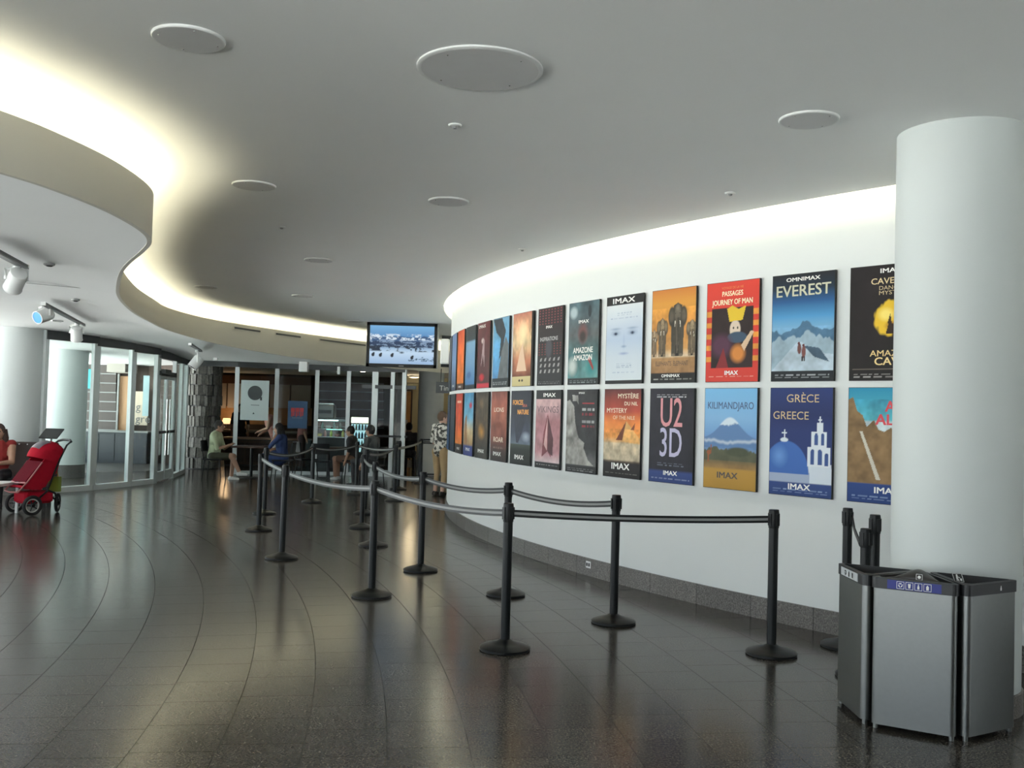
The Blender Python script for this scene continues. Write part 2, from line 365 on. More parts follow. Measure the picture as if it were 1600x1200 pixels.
# slot diffusers let into the far fascia
def fascia_at(px):      # point of the fascia curve seen at that column
    return min(range(N_), key=lambda i: abs(PX((cur[i].x, cur[i].y, 3.1))[0]-px)+(0 if cur[i].y > 15 else 1e4))
for px in (382, 446, 513, 548):
    i = fascia_at(px); p = cur[i]; nn = nrm2(i); ang = math.atan2(-nn.x, nn.y)
    t = empty('slot_diffuser', (p.x-nn.x*.004, p.y-nn.y*.004, 3.115), ang, 'thin grey linear air diffuser in the far fascia, '+{382: 'nearest the stone pier', 446: 'second from the stone pier', 513: 'third from the stone pier', 548: 'nearest the television'}[px], 'air diffuser', 'diffusers in the far fascia')
    MB().box((0, -.004, 0), (.86, .012, .055)).build('frame', M_FASC, t); MB().box((0, -.011, 0), (.82, .004, .035)).build('slot', M_DGREY, t)

# ------------------------------------------------------------------ outer shell: window bands that let the daylight in
def facade(name, a, b, z1, n, label):
    a, b = Vector(a), Vector(b); L = (b-a).length; ang = math.atan2(b.y-a.y, b.x-a.x)
    t = empty(name, (a.x, a.y, 0), ang, kind='structure'); tag(t, label)
    for i in range(n+1): MB().box((L*i/n, 0, z1/2), (.08, .14, z1)).build('mullion', M_ALU, t)
    MB().box((L/2, 0, .05), (L, .14, .1)).build('sill', M_ALU, t); MB().box((L/2, 0, z1-.06), (L, .14, .12)).build('head', M_ALU, t)
    return t
facade('window_1', (-12.5, -3.5), (-12.5, 27.9), 2.92, 14, 'tall window band along the far left side')
tag(MB().box((7.75, -3.5, 1.7), (16.5, .2, 3.42)).build('wall_rear_blocker', mat('grey_rear_blocker', (.45, .45, .44), .8)), 'plain grey unseen wall added behind the viewer to hold back daylight', None, None, 'structure')  # unseen solid stretch, added so daylight comes mainly from the left
facade('window_2', (-12.5, -3.5), (-.5, -3.5), 3.42, 6, 'tall window band behind the viewer')
tag(MB().prism([(-90, -80), (80, -80), (80, 90), (-90, 90)], -.5, -.13).build('ground_outside', mat('pale_paving', (.50, .50, .48), .9)), 'pale paving outside the windows', None, None, 'structure')
tag(MB().prism([(-13.2, -4.2), (17, -4.2), (17, 39), (-13.2, 39)], 3.9, 4.1).build('roof_slab', M_CEIL), 'flat roof over the lobby', None, None, 'structure')

# ------------------------------------------------------------------ round columns
def column(name, loc, r, h, label, base=None, capm=None, n=56):
    t = empty(name, loc, 0, label, 'column')
    MB().lathe([(r, 0.0 if not base else base), (r, h)], n).build('shaft', capm or M_COLM, t, smooth=True)
    if base: MB().lathe([(r+.012, 0), (r+.012, base-.004), (r+.008, base)], n).build('plinth', M_BASE, t, smooth=True)
    return t
column('column', (2.684, 5.87, 0), .362, CEIL, 'thick round white column standing behind the steel bins', .13)
column('column', (-8.86, 17.35, 0), .52, 2.95, 'round white column beside the glass wall, behind the red stroller', .25)
column('column', (-9.75, 21.3, 0), .44, 2.95, 'round white column with dark base inside the left glass room', .28)
c_ = G(670, 742); column('column', (c_.x, c_.y, 0), .33, 2.68, 'grey round column beside the standing man in shorts', None, mat('grey_column', (.36, .37, .36), .7))
#SECTION2
# ------------------------------------------------------------------ glazed walls at the back
def zsof(y): return 2.92 if y < 17 else 2.92-.2*min(1, (y-17)/5.0)
def glazing(name, pts, label, mw=.11, md=.06, sill=.10, wide=None, skip=()):
    t = empty(name, (0, 0, 0), kind='structure'); tag(t, label)
    for i, p in enumerate(pts):
        q = pts[min(i+1, len(pts)-1)]; q0 = pts[max(i-1, 0)]; ang = math.atan2(q[1]-q0[1], q[0]-q0[0]); z = zsof(p[1])
        ww = mw*(wide or {}).get(i, 1)
        MB().box((p[0], p[1], z/2), (ww, md, z), ang).build('mullion', M_ALU, t)
    for i in range(len(pts)-1):
        a, b = Vector(pts[i]), Vector(pts[i+1]); c = (a+b)/2; L = (b-a).length; ang = math.atan2(b.y-a.y, b.x-a.x); z = min(zsof(a.y), zsof(b.y))
        MB().box((c.x, c.y, z-.05), (L+.04, .12, .16), ang).build('head', M_DGREY, t)
        if i in skip: continue
        MB().box((c.x, c.y, sill/2), (L, .10, sill), ang).build('sill', M_ALU, t)
        MB().box((c.x, c.y, (z+sill)/2-.05), (L-.02, .012, z-sill-.10), ang).build('pane', M_GLASS, t)
    return t
GL = [(-8.30, 17.30), (-7.81, 18.25), (-7.53, 19.30), (-7.36, 20.2), (-7.52, 21.7), (-7.68, 22.6), (-7.86, 23.5)]
glazing('window_3', GL, 'curved floor to ceiling glass wall of the left room', .15, .08, .10, {0: .5, 3: 1.3, 4: .6, 5: .6}, skip=(3,))
GB = [(-7.86, 23.5), (-6.66, 23.6), (-5.78, 23.95), (-4.83, 24.15), (-4.06, 24.25), (-3.39, 24.2), (-2.95, 24.15), (-2.66, 24.1)]
glazing('window_4', GB, 'tall glazed front of the cafe with pale mullions', .10, .08, .08, {5: 1.5}, skip=(0, 5))
# glass entrance door in the left wall
d = empty('door_1', (-7.36, 20.2, 0), math.atan2(21.7-20.2, -7.52+7.36), kind='structure'); tag(d, 'narrow framed glass doors with steel pull bars')
for k, x0 in enumerate((.08, .80)):
    leaf = empty('door_leaf', (x0, 0, 0)); leaf.parent = d
    for x in (.03, .65): MB().box((x, 0, 1.13), (.06, .05, 2.2)).build('stile', M_ALU, leaf)
    MB().box((.34, 0, .12), (.62, .05, .2)).build('bottom_rail', M_ALU, leaf); MB().box((.34, 0, 2.2), (.62, .05, .06)).build('top_rail', M_ALU, leaf)
    MB().box((.34, 0, 1.2), (.56, .01, 1.96)).build('pane', M_GLASS, leaf)
    MB().tube([(.56 if k == 0 else .12, -.07, .55), (.56 if k == 0 else .12, -.07, 1.75)], .018, 8).build('pull_bar', M_STEELP, leaf, True)
    MB().box((.34, -.05, 1.05), (.6, .03, .06)).build('push_bar', M_BLACKM, leaf)
MB().box((.75, 0, 2.29), (1.5, .1, .1)).build('transom', M_DGREY, d); MB().box((.4, -.08, 2.33), (.5, .1, .09)).build('closer_box', M_DGREY, d)
# cafe door (narrow, right of the cafe front)
d = empty('door_2', (-3.39, 24.2, 0), math.atan2(24.15-24.2, .44), kind='structure'); tag(d, 'narrow glass cafe door with a dark cross bar')
MB().box((.22, 0, 1.15), (.36, .01, 2.1)).build('pane', M_GLASS, d); MB().box((.22, 0, .08), (.40, .05, .16)).build('bottom_rail', M_ALU, d)
MB().box((.35, 0, 2.22), (1.35, .08, .09)).build('transom', M_DGREY, d); MB().box((.4, -.04, 1.0), (.9, .03, .05)).build('push_bar', M_BLACKM, d)

# rear and side walls of the rooms beyond
def slab(name, a, b, z0, z1, m, label=None, th=.12, kind='structure'):
    a, b = Vector(a), Vector(b); c = (a+b)/2; ang = math.atan2(b.y-a.y, b.x-a.x)
    o = MB().box((c.x, c.y, (z0+z1)/2), ((b-a).length, th, z1-z0), ang).build(name, m); tag(o, label, None, None, kind); return o
slab('wall_cafe_back', (-10.4, 32.0), (-4.0, 32.0), 0, 3.4, M_BROWN, 'brown rear wall of the cafe')
slab('wall_left_room_back', (-12.6, 28.0), (-10.4, 28.0), 0, 3.4, M_BROWN, 'dark rear wall of the left room')
slab('wall_between', (-10.4, 28.0), (-10.4, 32.0), 0, 3.4, M_BROWN, 'dark wall between left room and cafe')
slab('wall_corridor_back', (-4.1, 33.0), (6.0, 33.0), 0, 3.4, M_CREAM, 'cream end wall of the corridor')
slab('wall_cafe_right', (-2.78, 24.2), (-4.1, 33.0), 0, 3.4, M_BROWN, 'dark side wall of the cafe')

slab('wall_light_stop', (-8.45, 25.75), (-10.4, 28.0), 0, 3.4, M_BROWN, 'dark partition added between pier and left room to keep light out of the cafe')  # added partition, blocks the left room's light from the cafe
# cafe back wall finishes
def panel(name, x0, y0, x1, y1, Y, m, label, cat, th=.03, group=None):
    a = AY(x0, y1, Y); b = AY(x1, y0, Y)
    t = MB().box(((a.x+b.x)/2, Y, (a.z+b.z)/2), (b.x-a.x, th, b.z-a.z)).build(name, m); return tag(t, label, cat, group)
t = empty('panel_wall', (0, 0, 0), 0, 'row of pale wall panels over a wooden band at the cafe rear', 'wall panel')
for k in range(5):
    a = AY(322+k*33, 637, 31.85); b = AY(322+(k+1)*33-1, 599, 31.85)
    MB().box(((a.x+b.x)/2, 31.88, (a.z+b.z)/2), (b.x-a.x, .06, b.z-a.z)).build('panel', M_PANEL, t)
a = AY(322, 661, 31.85); b = AY(487, 638, 31.85); MB().box(((a.x+b.x)/2, 31.9, (a.z+b.z)/2), (b.x-a.x, .05, b.z-a.z)).build('wood_band', M_WOODL, t)
a = AY(322, 598, 31.85); b = AY(487, 590, 31.85); MB().box(((a.x+b.x)/2, 31.8, (a.z+b.z)/2), (b.x-a.x, .2, b.z-a.z)).build('ledge', M_WOOD, t)
# slatted walls with thin pale lines
def slats(Y, x0, x1, ys, label, m):
    t = empty('slat_wall', (0, 0, 0), 0, label, 'slat wall')
    for k in range(len(ys)-1):
        a = AY(x0, ys[k+1], Y); b = AY(x1, ys[k], Y)
        MB().box(((a.x+b.x)/2, Y, (a.z+b.z)/2), (b.x-a.x, .04, b.z-a.z-.012)).build('slat', m, t)
        MB().box(((a.x+b.x)/2, Y-.025, b.z), (b.x-a.x, .03, .03)).build('rail', M_STRIPE, t)
    return t
slats(31.2, 492, 600, [600, 613.5, 627, 641, 655, 669, 684], 'reddish brown slat wall with pale rails behind the lit cooler', mat('red_brown_board', (.055, .017, .012), .6))
slats(27.7, 128, 182, [570, 584.5, 599, 613.5, 628, 643, 658, 672, 684], 'dark slat wall with pale rails inside the left glass room', mat('grey_brown_board', (.07, .055, .05), .6))
a = AY(183, 682, 27.7); b = AY(185.5, 584, 27.7); tag(MB().box((a.x, 27.66, (a.z+b.z)/2), (.05, .06, b.z-a.z)).build('pole', M_STRIPE), 'thin pale upright at the edge of the dark slat wall', 'pole')
panel('wall_board', 184, 588, 204, 674, 27.75, mat('orange_board', (.52, .30, .16), .6), 'orange lit board beside the slat wall in the left room', 'board')
panel('bulkhead', 177, 563, 206, 582, 27.2, M_PANEL, 'cream bulkhead box above the orange board', 'bulkhead', .9)
sg = empty('wall_sign', (0, 0, 0), 0, 'cream sign with large grey letters in the left glass room', 'sign')
a = AY(208, 664, 27.6); b = AY(232, 612, 27.6); MB().box(((a.x+b.x)/2, 27.6, (a.z+b.z)/2), (b.x-a.x, .03, b.z-a.z)).build('board', mat('cream_sign', (.62, .52, .40), .6), sg)
M_GL = mat('grey_letter', (.16, .17, .17), .6)
p = AY(216, 636, 27.57); text('g', (p.x, 27.575, p.z), .32, M_GL, sg); p = AY(223, 655, 27.57); text('gre', (p.x, 27.575, p.z), .32, M_GL, sg)
panel('hanging_banner', 222, 587, 234, 650, 26.5, mat('pale_blue_cloth', (.40, .55, .58), .8), 'pale blue hanging banner beside the lettered cream sign', 'banner', .01)
panel('lit_banner', 135, 577, 147, 607, 27.66, mat('teal_screen', (.02, .25, .28), .5, emit=(.05, .6, .65), estr=.5), 'glowing teal sign behind the left room column', 'sign', .04)
cb = empty('low_counter', (0, 0, 0), 0, 'dark low counter running under the slat wall in the left room', 'counter')
a = AY(128, 737, 26.6); b = AY(230, 690, 26.6); MB().box(((a.x+b.x)/2, 26.9, .42), (b.x-a.x, .6, .84)).build('body', mat('blue_grey_laminate', (.03, .036, .042), .5), cb)
MB().box(((a.x+b.x)/2, 26.88, .86), (b.x-a.x+.06, .66, .04)).build('top', M_STRIPE, cb)
for k in range(4): x = a.x+(b.x-a.x)*(k+.5)/4; MB().box((x, 26.59, .42), ((b.x-a.x)/4-.03, .02, .74)).build('door', mat('blue_grey_door', (.026, .03, .036), .45), cb)
# stone clad pier at the cafe corner
st = empty('stone_pier', (-8.05, 25.4, 0), 0, 'round pier clad in rough silver stone at the cafe corner', 'pier')
m = MB(); pr = random.Random(5)
MB().lathe([(.40, 0), (.40, 2.74)], 32).build('core', M_DGREY, st, True)
mst = mat('rough_silver_stone', (.13, .13, .115), .5, .2, var=.8, scale=22, bump=.9, bscale=50)
for k in range(10):
    for j in range(29):
        a = 2*math.pi*(j+(k % 2)*.5)/29; rr = .40+pr.random()*.06; MB().box((rr*math.cos(a), rr*math.sin(a), .14+k*.268+pr.random()*.03), (.05, .07+pr.random()*.025, .255), a+pr.uniform(-.35, .35), pr.uniform(-.05, .05)).build('stone', mst, st)
# wood door and cream strip in the corridor
wd = empty('wood_door', (0, 0, 0), 0, 'honey wooden door at the corridor end', 'door')
a = AY(626, 700, 32.8); b = AY(642, 612, 32.8); MB().box(((a.x+b.x)/2, 32.85, b.z/2), (b.x-a.x, .05, b.z)).build('leaf', mat('orange_wood', (.55, .26, .08), .5, var=.2), wd)
MB().box((a.x-.03, 32.84, b.z/2+.02), (.05, .08, b.z+.05)).build('jamb', M_WOOD, wd); MB().box((b.x+.03, 32.84, b.z/2+.02), (.05, .08, b.z+.05)).build('jamb', M_WOOD, wd); MB().box(((a.x+b.x)/2, 32.84, b.z+.04), (b.x-a.x+.1, .08, .05)).build('head', M_WOOD, wd)
MB().box((b.x-.1, 32.8, 1.0), (.04, .05, .14)).build('handle', M_STEELP, wd)
panel('notice', 628, 656, 637, 673, 32.82, M_PANEL, 'white notice sheet on the wooden corridor door', 'notice', .006)
panel('bulkhead', 628, 590, 700, 598, 31.5, mat('pale_cream', (.72, .66, .48), .7), 'pale cream bulkhead above the corridor', 'bulkhead', .5)

# ------------------------------------------------------------------ cafe fittings
bc = empty('serving_counter', (0, 0, 0), 0, 'long dark serving counter with pale wood edge in the cafe', 'counter')
a = AY(352, 684, 27.5); b = AY(478, 684, 27.5); MB().box(((a.x+b.x)/2, 27.8, a.z/2-.02), (b.x-a.x, .6, a.z-.05)).build('body', M_WOOD, bc); MB().box(((a.x+b.x)/2, 27.76, a.z), (b.x-a.x+.1, .72, .05)).build('top', mat('pale_wood_edge', (.40, .24, .16), .4), bc)
for k in range(4): MB().box((a.x+(b.x-a.x)*(k+.5)/4, 27.49, a.z/2-.02), ((b.x-a.x)/4-.05, .02, a.z-.2)).build('front_panel', mat('dark_wood_panel', (.06, .028, .018), .5, var=.3), bc)
# rear work bench, lamp, till screen
rb = empty('rear_bench', (0, 0, 0), 0, 'rear work bench under the wooden band in the cafe', 'bench')
a = AY(325, 672, 31); b = AY(480, 672, 31); MB().box(((a.x+b.x)/2, 31.4, a.z/2-.03), (b.x-a.x, .7, a.z-.06)).build('body', M_WOOD, rb); MB().box(((a.x+b.x)/2, 31.4, a.z), (b.x-a.x, .74, .06)).build('top', M_PANEL, rb)
p = AY(353, 655, 31.2); lp = empty('table_lamp', (p.x, 31.3, a.z+.03), 0, 'small lit lamp with pale shade on the rear cafe bench', 'lamp')
MB().lathe([(.07, 0), (.07, .02), (.012, .03), (.012, .2)], 14).build('base', M_STEELP, lp, True); MB().lathe([(.17, .18), (.11, .36)], 18).build('shade', mat('lit_shade', (.9, .7, .45), .8, emit=(1, .62, .3), estr=1.3), lp, True)
l = bpy.data.lights.new('lamp_glow', 'POINT'); l.energy = 8; l.color = (1, .68, .38); l.shadow_soft_size = .1; lo = bpy.data.objects.new('bulb', l); COL.objects.link(lo); lo.parent = lp; lo.location = (0, -.05, .48)
p = AY(332, 656, 31); tl = empty('till', (p.x, 31.2, a.z+.03), 0, 'small till with a pale glowing display on the rear bench', 'till')
MB().box((0, 0, .05), (.4, .3, .1)).build('body', M_BLACK, tl); MB().box((0, -.1, .2), (.36, .04, .16), 0, -.2).build('display', mat('pale_display', (.6, .55, .45), .4, emit=(1, .8, .55), estr=.7), tl)
# glazed food case
fc = empty('display_case', (0, 0, 0), 0, 'lit glass food display case beside the cafe mullions', 'display case')
a = AY(490, 690, 27.0); b = AY(540, 652, 27.0)
MB().box(((a.x+b.x)/2, 27.35, .42), (b.x-a.x, .7, .84)).build('base', M_DGREY, fc)
for k, z in enumerate((.86, 1.08, 1.30)):
    MB().box(((a.x+b.x)/2, 27.35, z), (b.x-a.x, .6, .015)).build('shelf', M_STEELP, fc)
MB().box(((a.x+b.x)/2, 27.02, 1.09), (b.x-a.x, .012, .46)).build('pane', M_GLASS, fc); MB().box(((a.x+b.x)/2, 27.35, 1.34), (b.x-a.x, .66, .03)).build('top', M_STEELP, fc)
MB().box(((a.x+b.x)/2-.1, 27.12, 1.315), ((b.x-a.x)*.7, .05, .03)).build('tube_light', emis('cool_tube', (.75, 1, .95), 9), fc)
MB().box(((a.x+b.x)/2+.1, 27.15, 1.07), ((b.x-a.x)*.5, .04, .025)).build('tube_light', emis('teal_tube', (.35, 1, .85), 3), fc)
fm = [mat('food_yellow', (.7, .5, .08), .6), mat('food_teal', (.15, .45, .40), .5), mat('food_red', (.5, .1, .08), .5), mat('food_white', (.7, .7, .66), .5)]
for k in range(9):
    x = a.x+.1+(b.x-a.x-.2)*k/8; z = (.868, 1.088)[k % 2]
    if k % 3: MB().lathe([(.035, 0), (.04, .03), (.04, .11), (.015, .15), (.015, .17)], 12, (x, 27.25, z)).build('bottle', fm[k % 4], fc, True)
    else: MB().lathe([(.05, 0), (.08, .03), (.085, .06), (.06, .08)], 12, (x, 27.25, z)).build('cake', fm[k % 4], fc, True)
p = AY(506, 646, 27.3); eq = empty('coffee_machine', (p.x, 27.55, 1.355), 0, 'grey steel coffee machine on top of the display case', 'coffee machine')
MB().bbox((0, 0, .2), (.55, .35, .4), .03).build('body', M_STEEL, eq); MB().box((0, -.18, .2), (.4, .02, .1)).build('brew_panel', M_DGREY, eq); MB().box((0, 0, .42), (.5, .3, .04)).build('cup_tray', M_STEELP, eq)
# cooler
p = G(562, 742); co = empty('drinks_cooler', (AY(562, 700, 30.6).x, 30.7, 0), 0, 'tall lit drinks cooler with a glowing header sign', 'cooler')
zt = AY(562, 652, 30.4).z; zm = AY(562, 662, 30.4).z; wdt = .56
MB().box((0, .05, zt/2), (wdt, .6, zt)).build('cabinet', M_DGREY, co); MB().box((0, -.26, (zt+zm)/2+.01), (wdt-.04, .02, zt-zm-.03)).build('header_sign', mat('lit_header', (.9, .9, .8), .5, emit=(.95, 1, .72), estr=3.5), co)
MB().box((0, -.26, zm-.45), (wdt-.06, .02, .86)).build('lit_door', mat('lit_cooler', (.5, .75, .8), .4, emit=(.55, .88, .95), estr=.75), co)
for k in range(3):
    MB().box((0, -.275, zm-.2-k*.26), (wdt-.08, .012, .02)).build('shelf_edge', M_STEELP, co)
    for j in range(5): MB().lathe([(.032, 0), (.035, .02), (.035, .13), (.013, .17), (.013, .2)], 10, (-.19+j*.095, -.30, zm-.19-k*.26)).build('bottle', [mat('bottle_blue', (.12, .3, .5), .3), mat('bottle_pale', (.5, .65, .6), .3)][(j+k) % 2], co, True)
# hanging prints on the cafe glass
t = empty('white_banner', (0, 0, 0), 0, 'large white banner with a dark round emblem on the cafe glass', 'banner')
a = AY(375, 656, 23.55); b = AY(421, 595, 23.55); cx = (a.x+b.x)/2
MB().box((cx, 23.55, (a.z+b.z)/2), (b.x-a.x, .012, b.z-a.z)).build('sheet', mat('pale_grey_vinyl', (.46, .52, .52), .6, var=.03), t)
p = AY(398.5, 614, 23.54)
MB().lathe([(.175, 0), (.175, .006)], 40).xf(Matrix.Translation((p.x, 23.543, p.z)) @ Matrix.Rotation(math.pi/2, 4, 'X')).build('emblem', mat('charcoal_print', (.035, .042, .045), .6), t)
MB().box((p.x+.15, 23.54, p.z-.135), (.045, .006, .08)).build('emblem_tail', MATS['charcoal_print'], t)
p = AY(398.5, 633, 23.54); MB().box((p.x, 23.541, p.z), (.2, .004, .012)).build('print_line', MATS['charcoal_print'], t)
p = AY(396, 646, 23.54); MB().lathe([(.03, 0), (.02, .004)], 3).xf(Matrix.Translation((p.x, 23.543, p.z)) @ Matrix.Rotation(math.pi/2, 4, 'X') @ Matrix.Rotation(math.pi/2, 4, 'Z')).build('print_mark', MATS['charcoal_print'], t)
t = empty('blue_poster', (0, 0, 0), 0, 'blue poster with red block lettering on the cafe glass', 'poster')
a = AY(449, 669, 23.85); b = AY(481, 627, 23.85); MB().box(((a.x+b.x)/2, 23.85, (a.z+b.z)/2), (b.x-a.x, .012, b.z-a.z)).build('sheet', mat('deep_blue_print', (.022, .075, .17), .6, var=.15), t)
p = AY(464.5, 644, 23.84); M_REDP = mat('red_print', (.42, .03, .035), .6)
for k in range(3):
    x = p.x+(k-1)*.108; MB().box((x, 23.841, p.z+.055), (.095, .004, .10)).box((x-.022, 23.841, p.z-.055), (.038, .004, .11)).box((x+.026, 23.841, p.z-.045), (.03, .004, .09)).build('print_block', M_REDP, t)
p = AY(464.5, 653, 23.84); MB().box((p.x, 23.842, p.z), (.26, .003, .02)).build('print_line', mat('muted_print', (.12, .16, .22), .6), t)

# tables and chairs of the cafe
def table(loc, label, w=.75, h=.74, rect=None):
    t = empty('cafe_table', loc, 0, label, 'table', 'cafe tables by the glass')
    MB().bbox((0, 0, h-.02), (w, w, .04), .01).build('top', M_WOOD, t); MB().lathe([(.035, .02), (.035, h-.04)], 12).build('leg', M_BLACKM, t, True)
    MB().lathe([(.24, 0), (.24, .015), (.05, .03)], 20).build('foot', M_BLACKM, t, True); return t
def chair(loc, rz, label):
    t = empty('cafe_chair', loc, rz, label, 'chair', 'dark cafe chairs')
    MB().bbox((0, 0, .45), (.42, .42, .035), .01).build('seat', M_BLACK, t)
    for sx in (-1, 1):
        for sy in (-1, 1): MB().tube([(sx*.17, sy*.17, .44), (sx*.21, sy*.2, 0)], .012, 8).build('leg', M_BLACKM, t, True)
    for sy in (-1, 1): MB().tube([(-.19, sy*.18, .44), (-.24, sy*.18, .84)], .012, 8).build('back_post', M_BLACKM, t, True)
    m = MB(); n = 8
    for i in range(n+1):
        y = -.2+.4*i/n; x = -.225-.03*math.cos(y/.2*1.4)
        m.v += [(x, y, .62), (x-.025, y, .86), (x-.037, y, .86), (x-.012, y, .62)]
    for i in range(n):
        for k in range(4): m.f.append((i*4+k, i*4+(k+1) % 4, i*4+4+(k+1) % 4, i*4+4+k)); m.mi.append(0)
    m.f += [(0, 1, 2, 3), (n*4+3, n*4+2, n*4+1, n*4)]; m.mi += [0, 0]; m.build('backrest', M_BLACK, t, True)
    return t
# ------------------------------------------------------------------ people
SKIN = mat('skin', (.42, .24, .16), .55, var=.08, scale=20); SKIN2 = mat('skin_fair', (.52, .32, .24), .55, var=.08, scale=20)
def person(loc, rz, pose, cols, label, h=1.68, hair=((.02, .013, .01), 'short'), arms=None, head_yaw=0, lean=0.0, skin=SKIN, legs='long', feet=None, dress=False, legx=None):
    """forward is +x. cols = (top, bottom, shoe). One remeshed body; hair is a child."""
    s = h/1.72; V = Vector
    if pose == 'stand':
        pel = V((0, 0, .93)); che = V((.02+lean*.35, 0, 1.28)); nk = V((.02+lean*.5, 0, 1.46)); hd = V((.05+lean*.62, 0, 1.60))
        hips = [V((0, q*.09, .90)) for q in (1, -1)]; kn = [V((.03, q*.10, .49)) for q in (1, -1)]; an = [V((-.02, q*.10, .08)) for q in (1, -1)]
    else:
        pel = V((0, 0, .55)); che = V((.01+lean*.35, 0, .90)); nk = V((.02+lean*.5, 0, 1.08)); hd = V((.05+lean*.62, 0, 1.22))
        hips = [V((.02, q*.09, .53)) for q in (1, -1)]; kn = [V((.42, q*.11, .54)) for q in (1, -1)]; an = [V((.40, q*.11, .08)) for q in (1, -1)]
        if legx: kn = [V(p) for p in legx[0]]; an = [V(p) for p in legx[1]]
    sh = [che + V((.0, q*.185, .13)) for q in (1, -1)]
    if arms is None: arms = [(V((.02, q*.25, che.z-.16)), V((.10, q*.24, che.z-.38))) for q in (1, -1)]
    else: arms = [(V(a), V(b)) for a, b in arms]
    segs = []                                     # (p, q, r0, r1, region)
    segs += [(pel, (pel+che)/2, .145, .135, 'top'), ((pel+che)/2, che+V((0, 0, .08)), .135, .15, 'top'), (che+V((0, 0, .1)), nk, .09, .058, 'top'), (nk, hd-V((.01, 0, .04)), .056, .055, 'skin')]
    for i in (0, 1):
        q = 1 if i == 0 else -1
        segs += [(che+V((0, q*.05, .1)), sh[i], .085, .07, 'top'), (sh[i], arms[i][0], .062, .048, 'top' if dress != 'bare' else 'skin'), (arms[i][0], arms[i][1], .042, .03, 'skin')]
        segs += [(pel, hips[i], .13, .115, 'bot'), (hips[i], kn[i], .105, .07, 'bot'), (kn[i], an[i], .062, .042, 'bot' if legs == 'long' else 'skin')]
        d = V((1, 0, 0)); segs += [(an[i]+V((-.03, 0, -.035)), an[i]+d*.15+V((0, 0, -.045)), .045, .034, 'shoe'), (an[i], an[i]+V((-.02, 0, -.03)), .045, .045, 'shoe')]
        # hand: palm, four unequal fingers with a bend and a thumb off the side
        w_ = arms[i][1]; f = (w_-arms[i][0]).normalized(); sd = f.cross(V((0, 0, 1)));
        sd = V((0, 1, 0)) if sd.length < .2 else sd.normalized(); nr = f.cross(sd).normalized()
        pc = w_+f*.085; segs.append((w_, pc, .027, .032, 'skin'))
        for k, ln in enumerate((.068, .080, .074, .056)):
            b0 = pc+sd*(k-1.5)*.021-f*.005; b1 = b0+f*ln*.55; b2 = b1+f*ln*.4+nr*.02; segs += [(b0, b1, .0105, .0095, 'skin'), (b1, b2, .0095, .008, 'skin')]
        tb = w_+f*.03+sd*.03*q; segs.append((tb, tb+f*.05+sd*.03*q, .012, .010, 'skin'))
    m = MB()
    for (a, b, r1, r2, reg) in segs:
        if reg == 'shoe': m.tube([a, b], [r1, r2], 10)
        else: m.tube([a, b], [r1, r2], 12)
        n = 8 if r1 < .02 else 12
        m.ell(a, (r1,)*3, n, 7); m.ell(b, (r2,)*3, n, 7)
    # widen the trunk sideways
    for (p, rx, ry, rz_) in ((pel, .14, .175, .13), (che, .13, .19, .17), ((pel+che)/2, .125, .165, .16)): m.ell(p, (rx, ry, rz_))
    Hm = Matrix.Rotation(head_yaw, 3, 'Z')
    def hp(v): return hd + Hm @ V(v)
    m.ell(hd, (.098, .078, .122), 18, 12, Hm); m.ell(hp((.02, 0, -.06)), (.07, .058, .07), 14, 9, Hm)
    m.tube([hp((.09, 0, .01)), hp((.118, 0, -.022))], [.010, .017], 8); m.ell(hp((.112, 0, -.026)), (.017,)*3, 8, 6)
    for q in (1, -1): m.ell(hp((-.005, q*.08, -.01)), (.022, .012, .034), 10, 7, Hm)
    m.ell(hp((.085, 0, -.072)), (.018, .026, .010), 10, 6, Hm)
    if dress is True and pose == 'sit': m.tube([pel, (kn[0]+kn[1])/2+V((.02, 0, -.02))], [.19, .17], 14)
    if dress == 'skirt': m.tube([pel, (kn[0]+kn[1])/2+V((0, 0, .05))], [.17, .2], 14)
    m.v = [tuple(V(p)*s) for p in m.v]
    t = empty('person', loc, rz, label, 'person')
    o = m.build('body', [mat('top_%s' % label, cols[0], .8, var=.15, scale=12), mat('bottom_%s' % label, cols[1], .8, var=.15, scale=12), cols[2] if not isinstance(cols[2], tuple) else mat('shoe_%s' % label, cols[2], .6), skin, mat('dark_eye', (.01, .008, .007), .3), mat('lips', (.3, .1, .09), .5)], t)
    if len(cols) > 3: o.data.materials[0] = cols[3]
    md = o.modifiers.new('r', 'REMESH'); md.mode = 'VOXEL'; md.voxel_size = .0085; md.use_smooth_shade = True
    md = o.modifiers.new('s', 'SMOOTH'); md.factor = .5; md.iterations = 2
    dg = bpy.context.evaluated_depsgraph_get(); dg.update(); me = bpy.data.meshes.new_from_object(o.evaluated_get(dg)); o.modifiers.clear()
    mats = list(o.data.materials); o.data = me; me.materials.clear()
    for k in mats: me.materials.append(k)
    nP = len(me.polygons); cen = np.empty(nP*3); me.polygons.foreach_get('center', cen); cen = cen.reshape(-1, 3)/s
    best = np.full(nP, 9.0); idx = np.zeros(nP, int); RG = {'top': 0, 'bot': 1, 'shoe': 2, 'skin': 3}
    for (a, b, r1, r2, reg) in segs:
        a_, b_ = np.array(a), np.array(b); ab = b_-a_; tt = np.clip(((cen-a_)@ab)/max(ab@ab, 1e-9), 0, 1); dd = np.linalg.norm(cen-(a_+tt[:, None]*ab), axis=1)-(r1+(r2-r1)*tt)
        k = dd < best; best[k] = dd[k]; idx[k] = RG[reg]
    if dress is True or dress == 'skirt':
        k = (idx == 1) & (cen[:, 2] > .40); idx[k] = 1
    dh = np.linalg.norm((cen-np.array(hd))/np.array([.105, .09, .135]), axis=1); idx[dh < 1.12] = 3
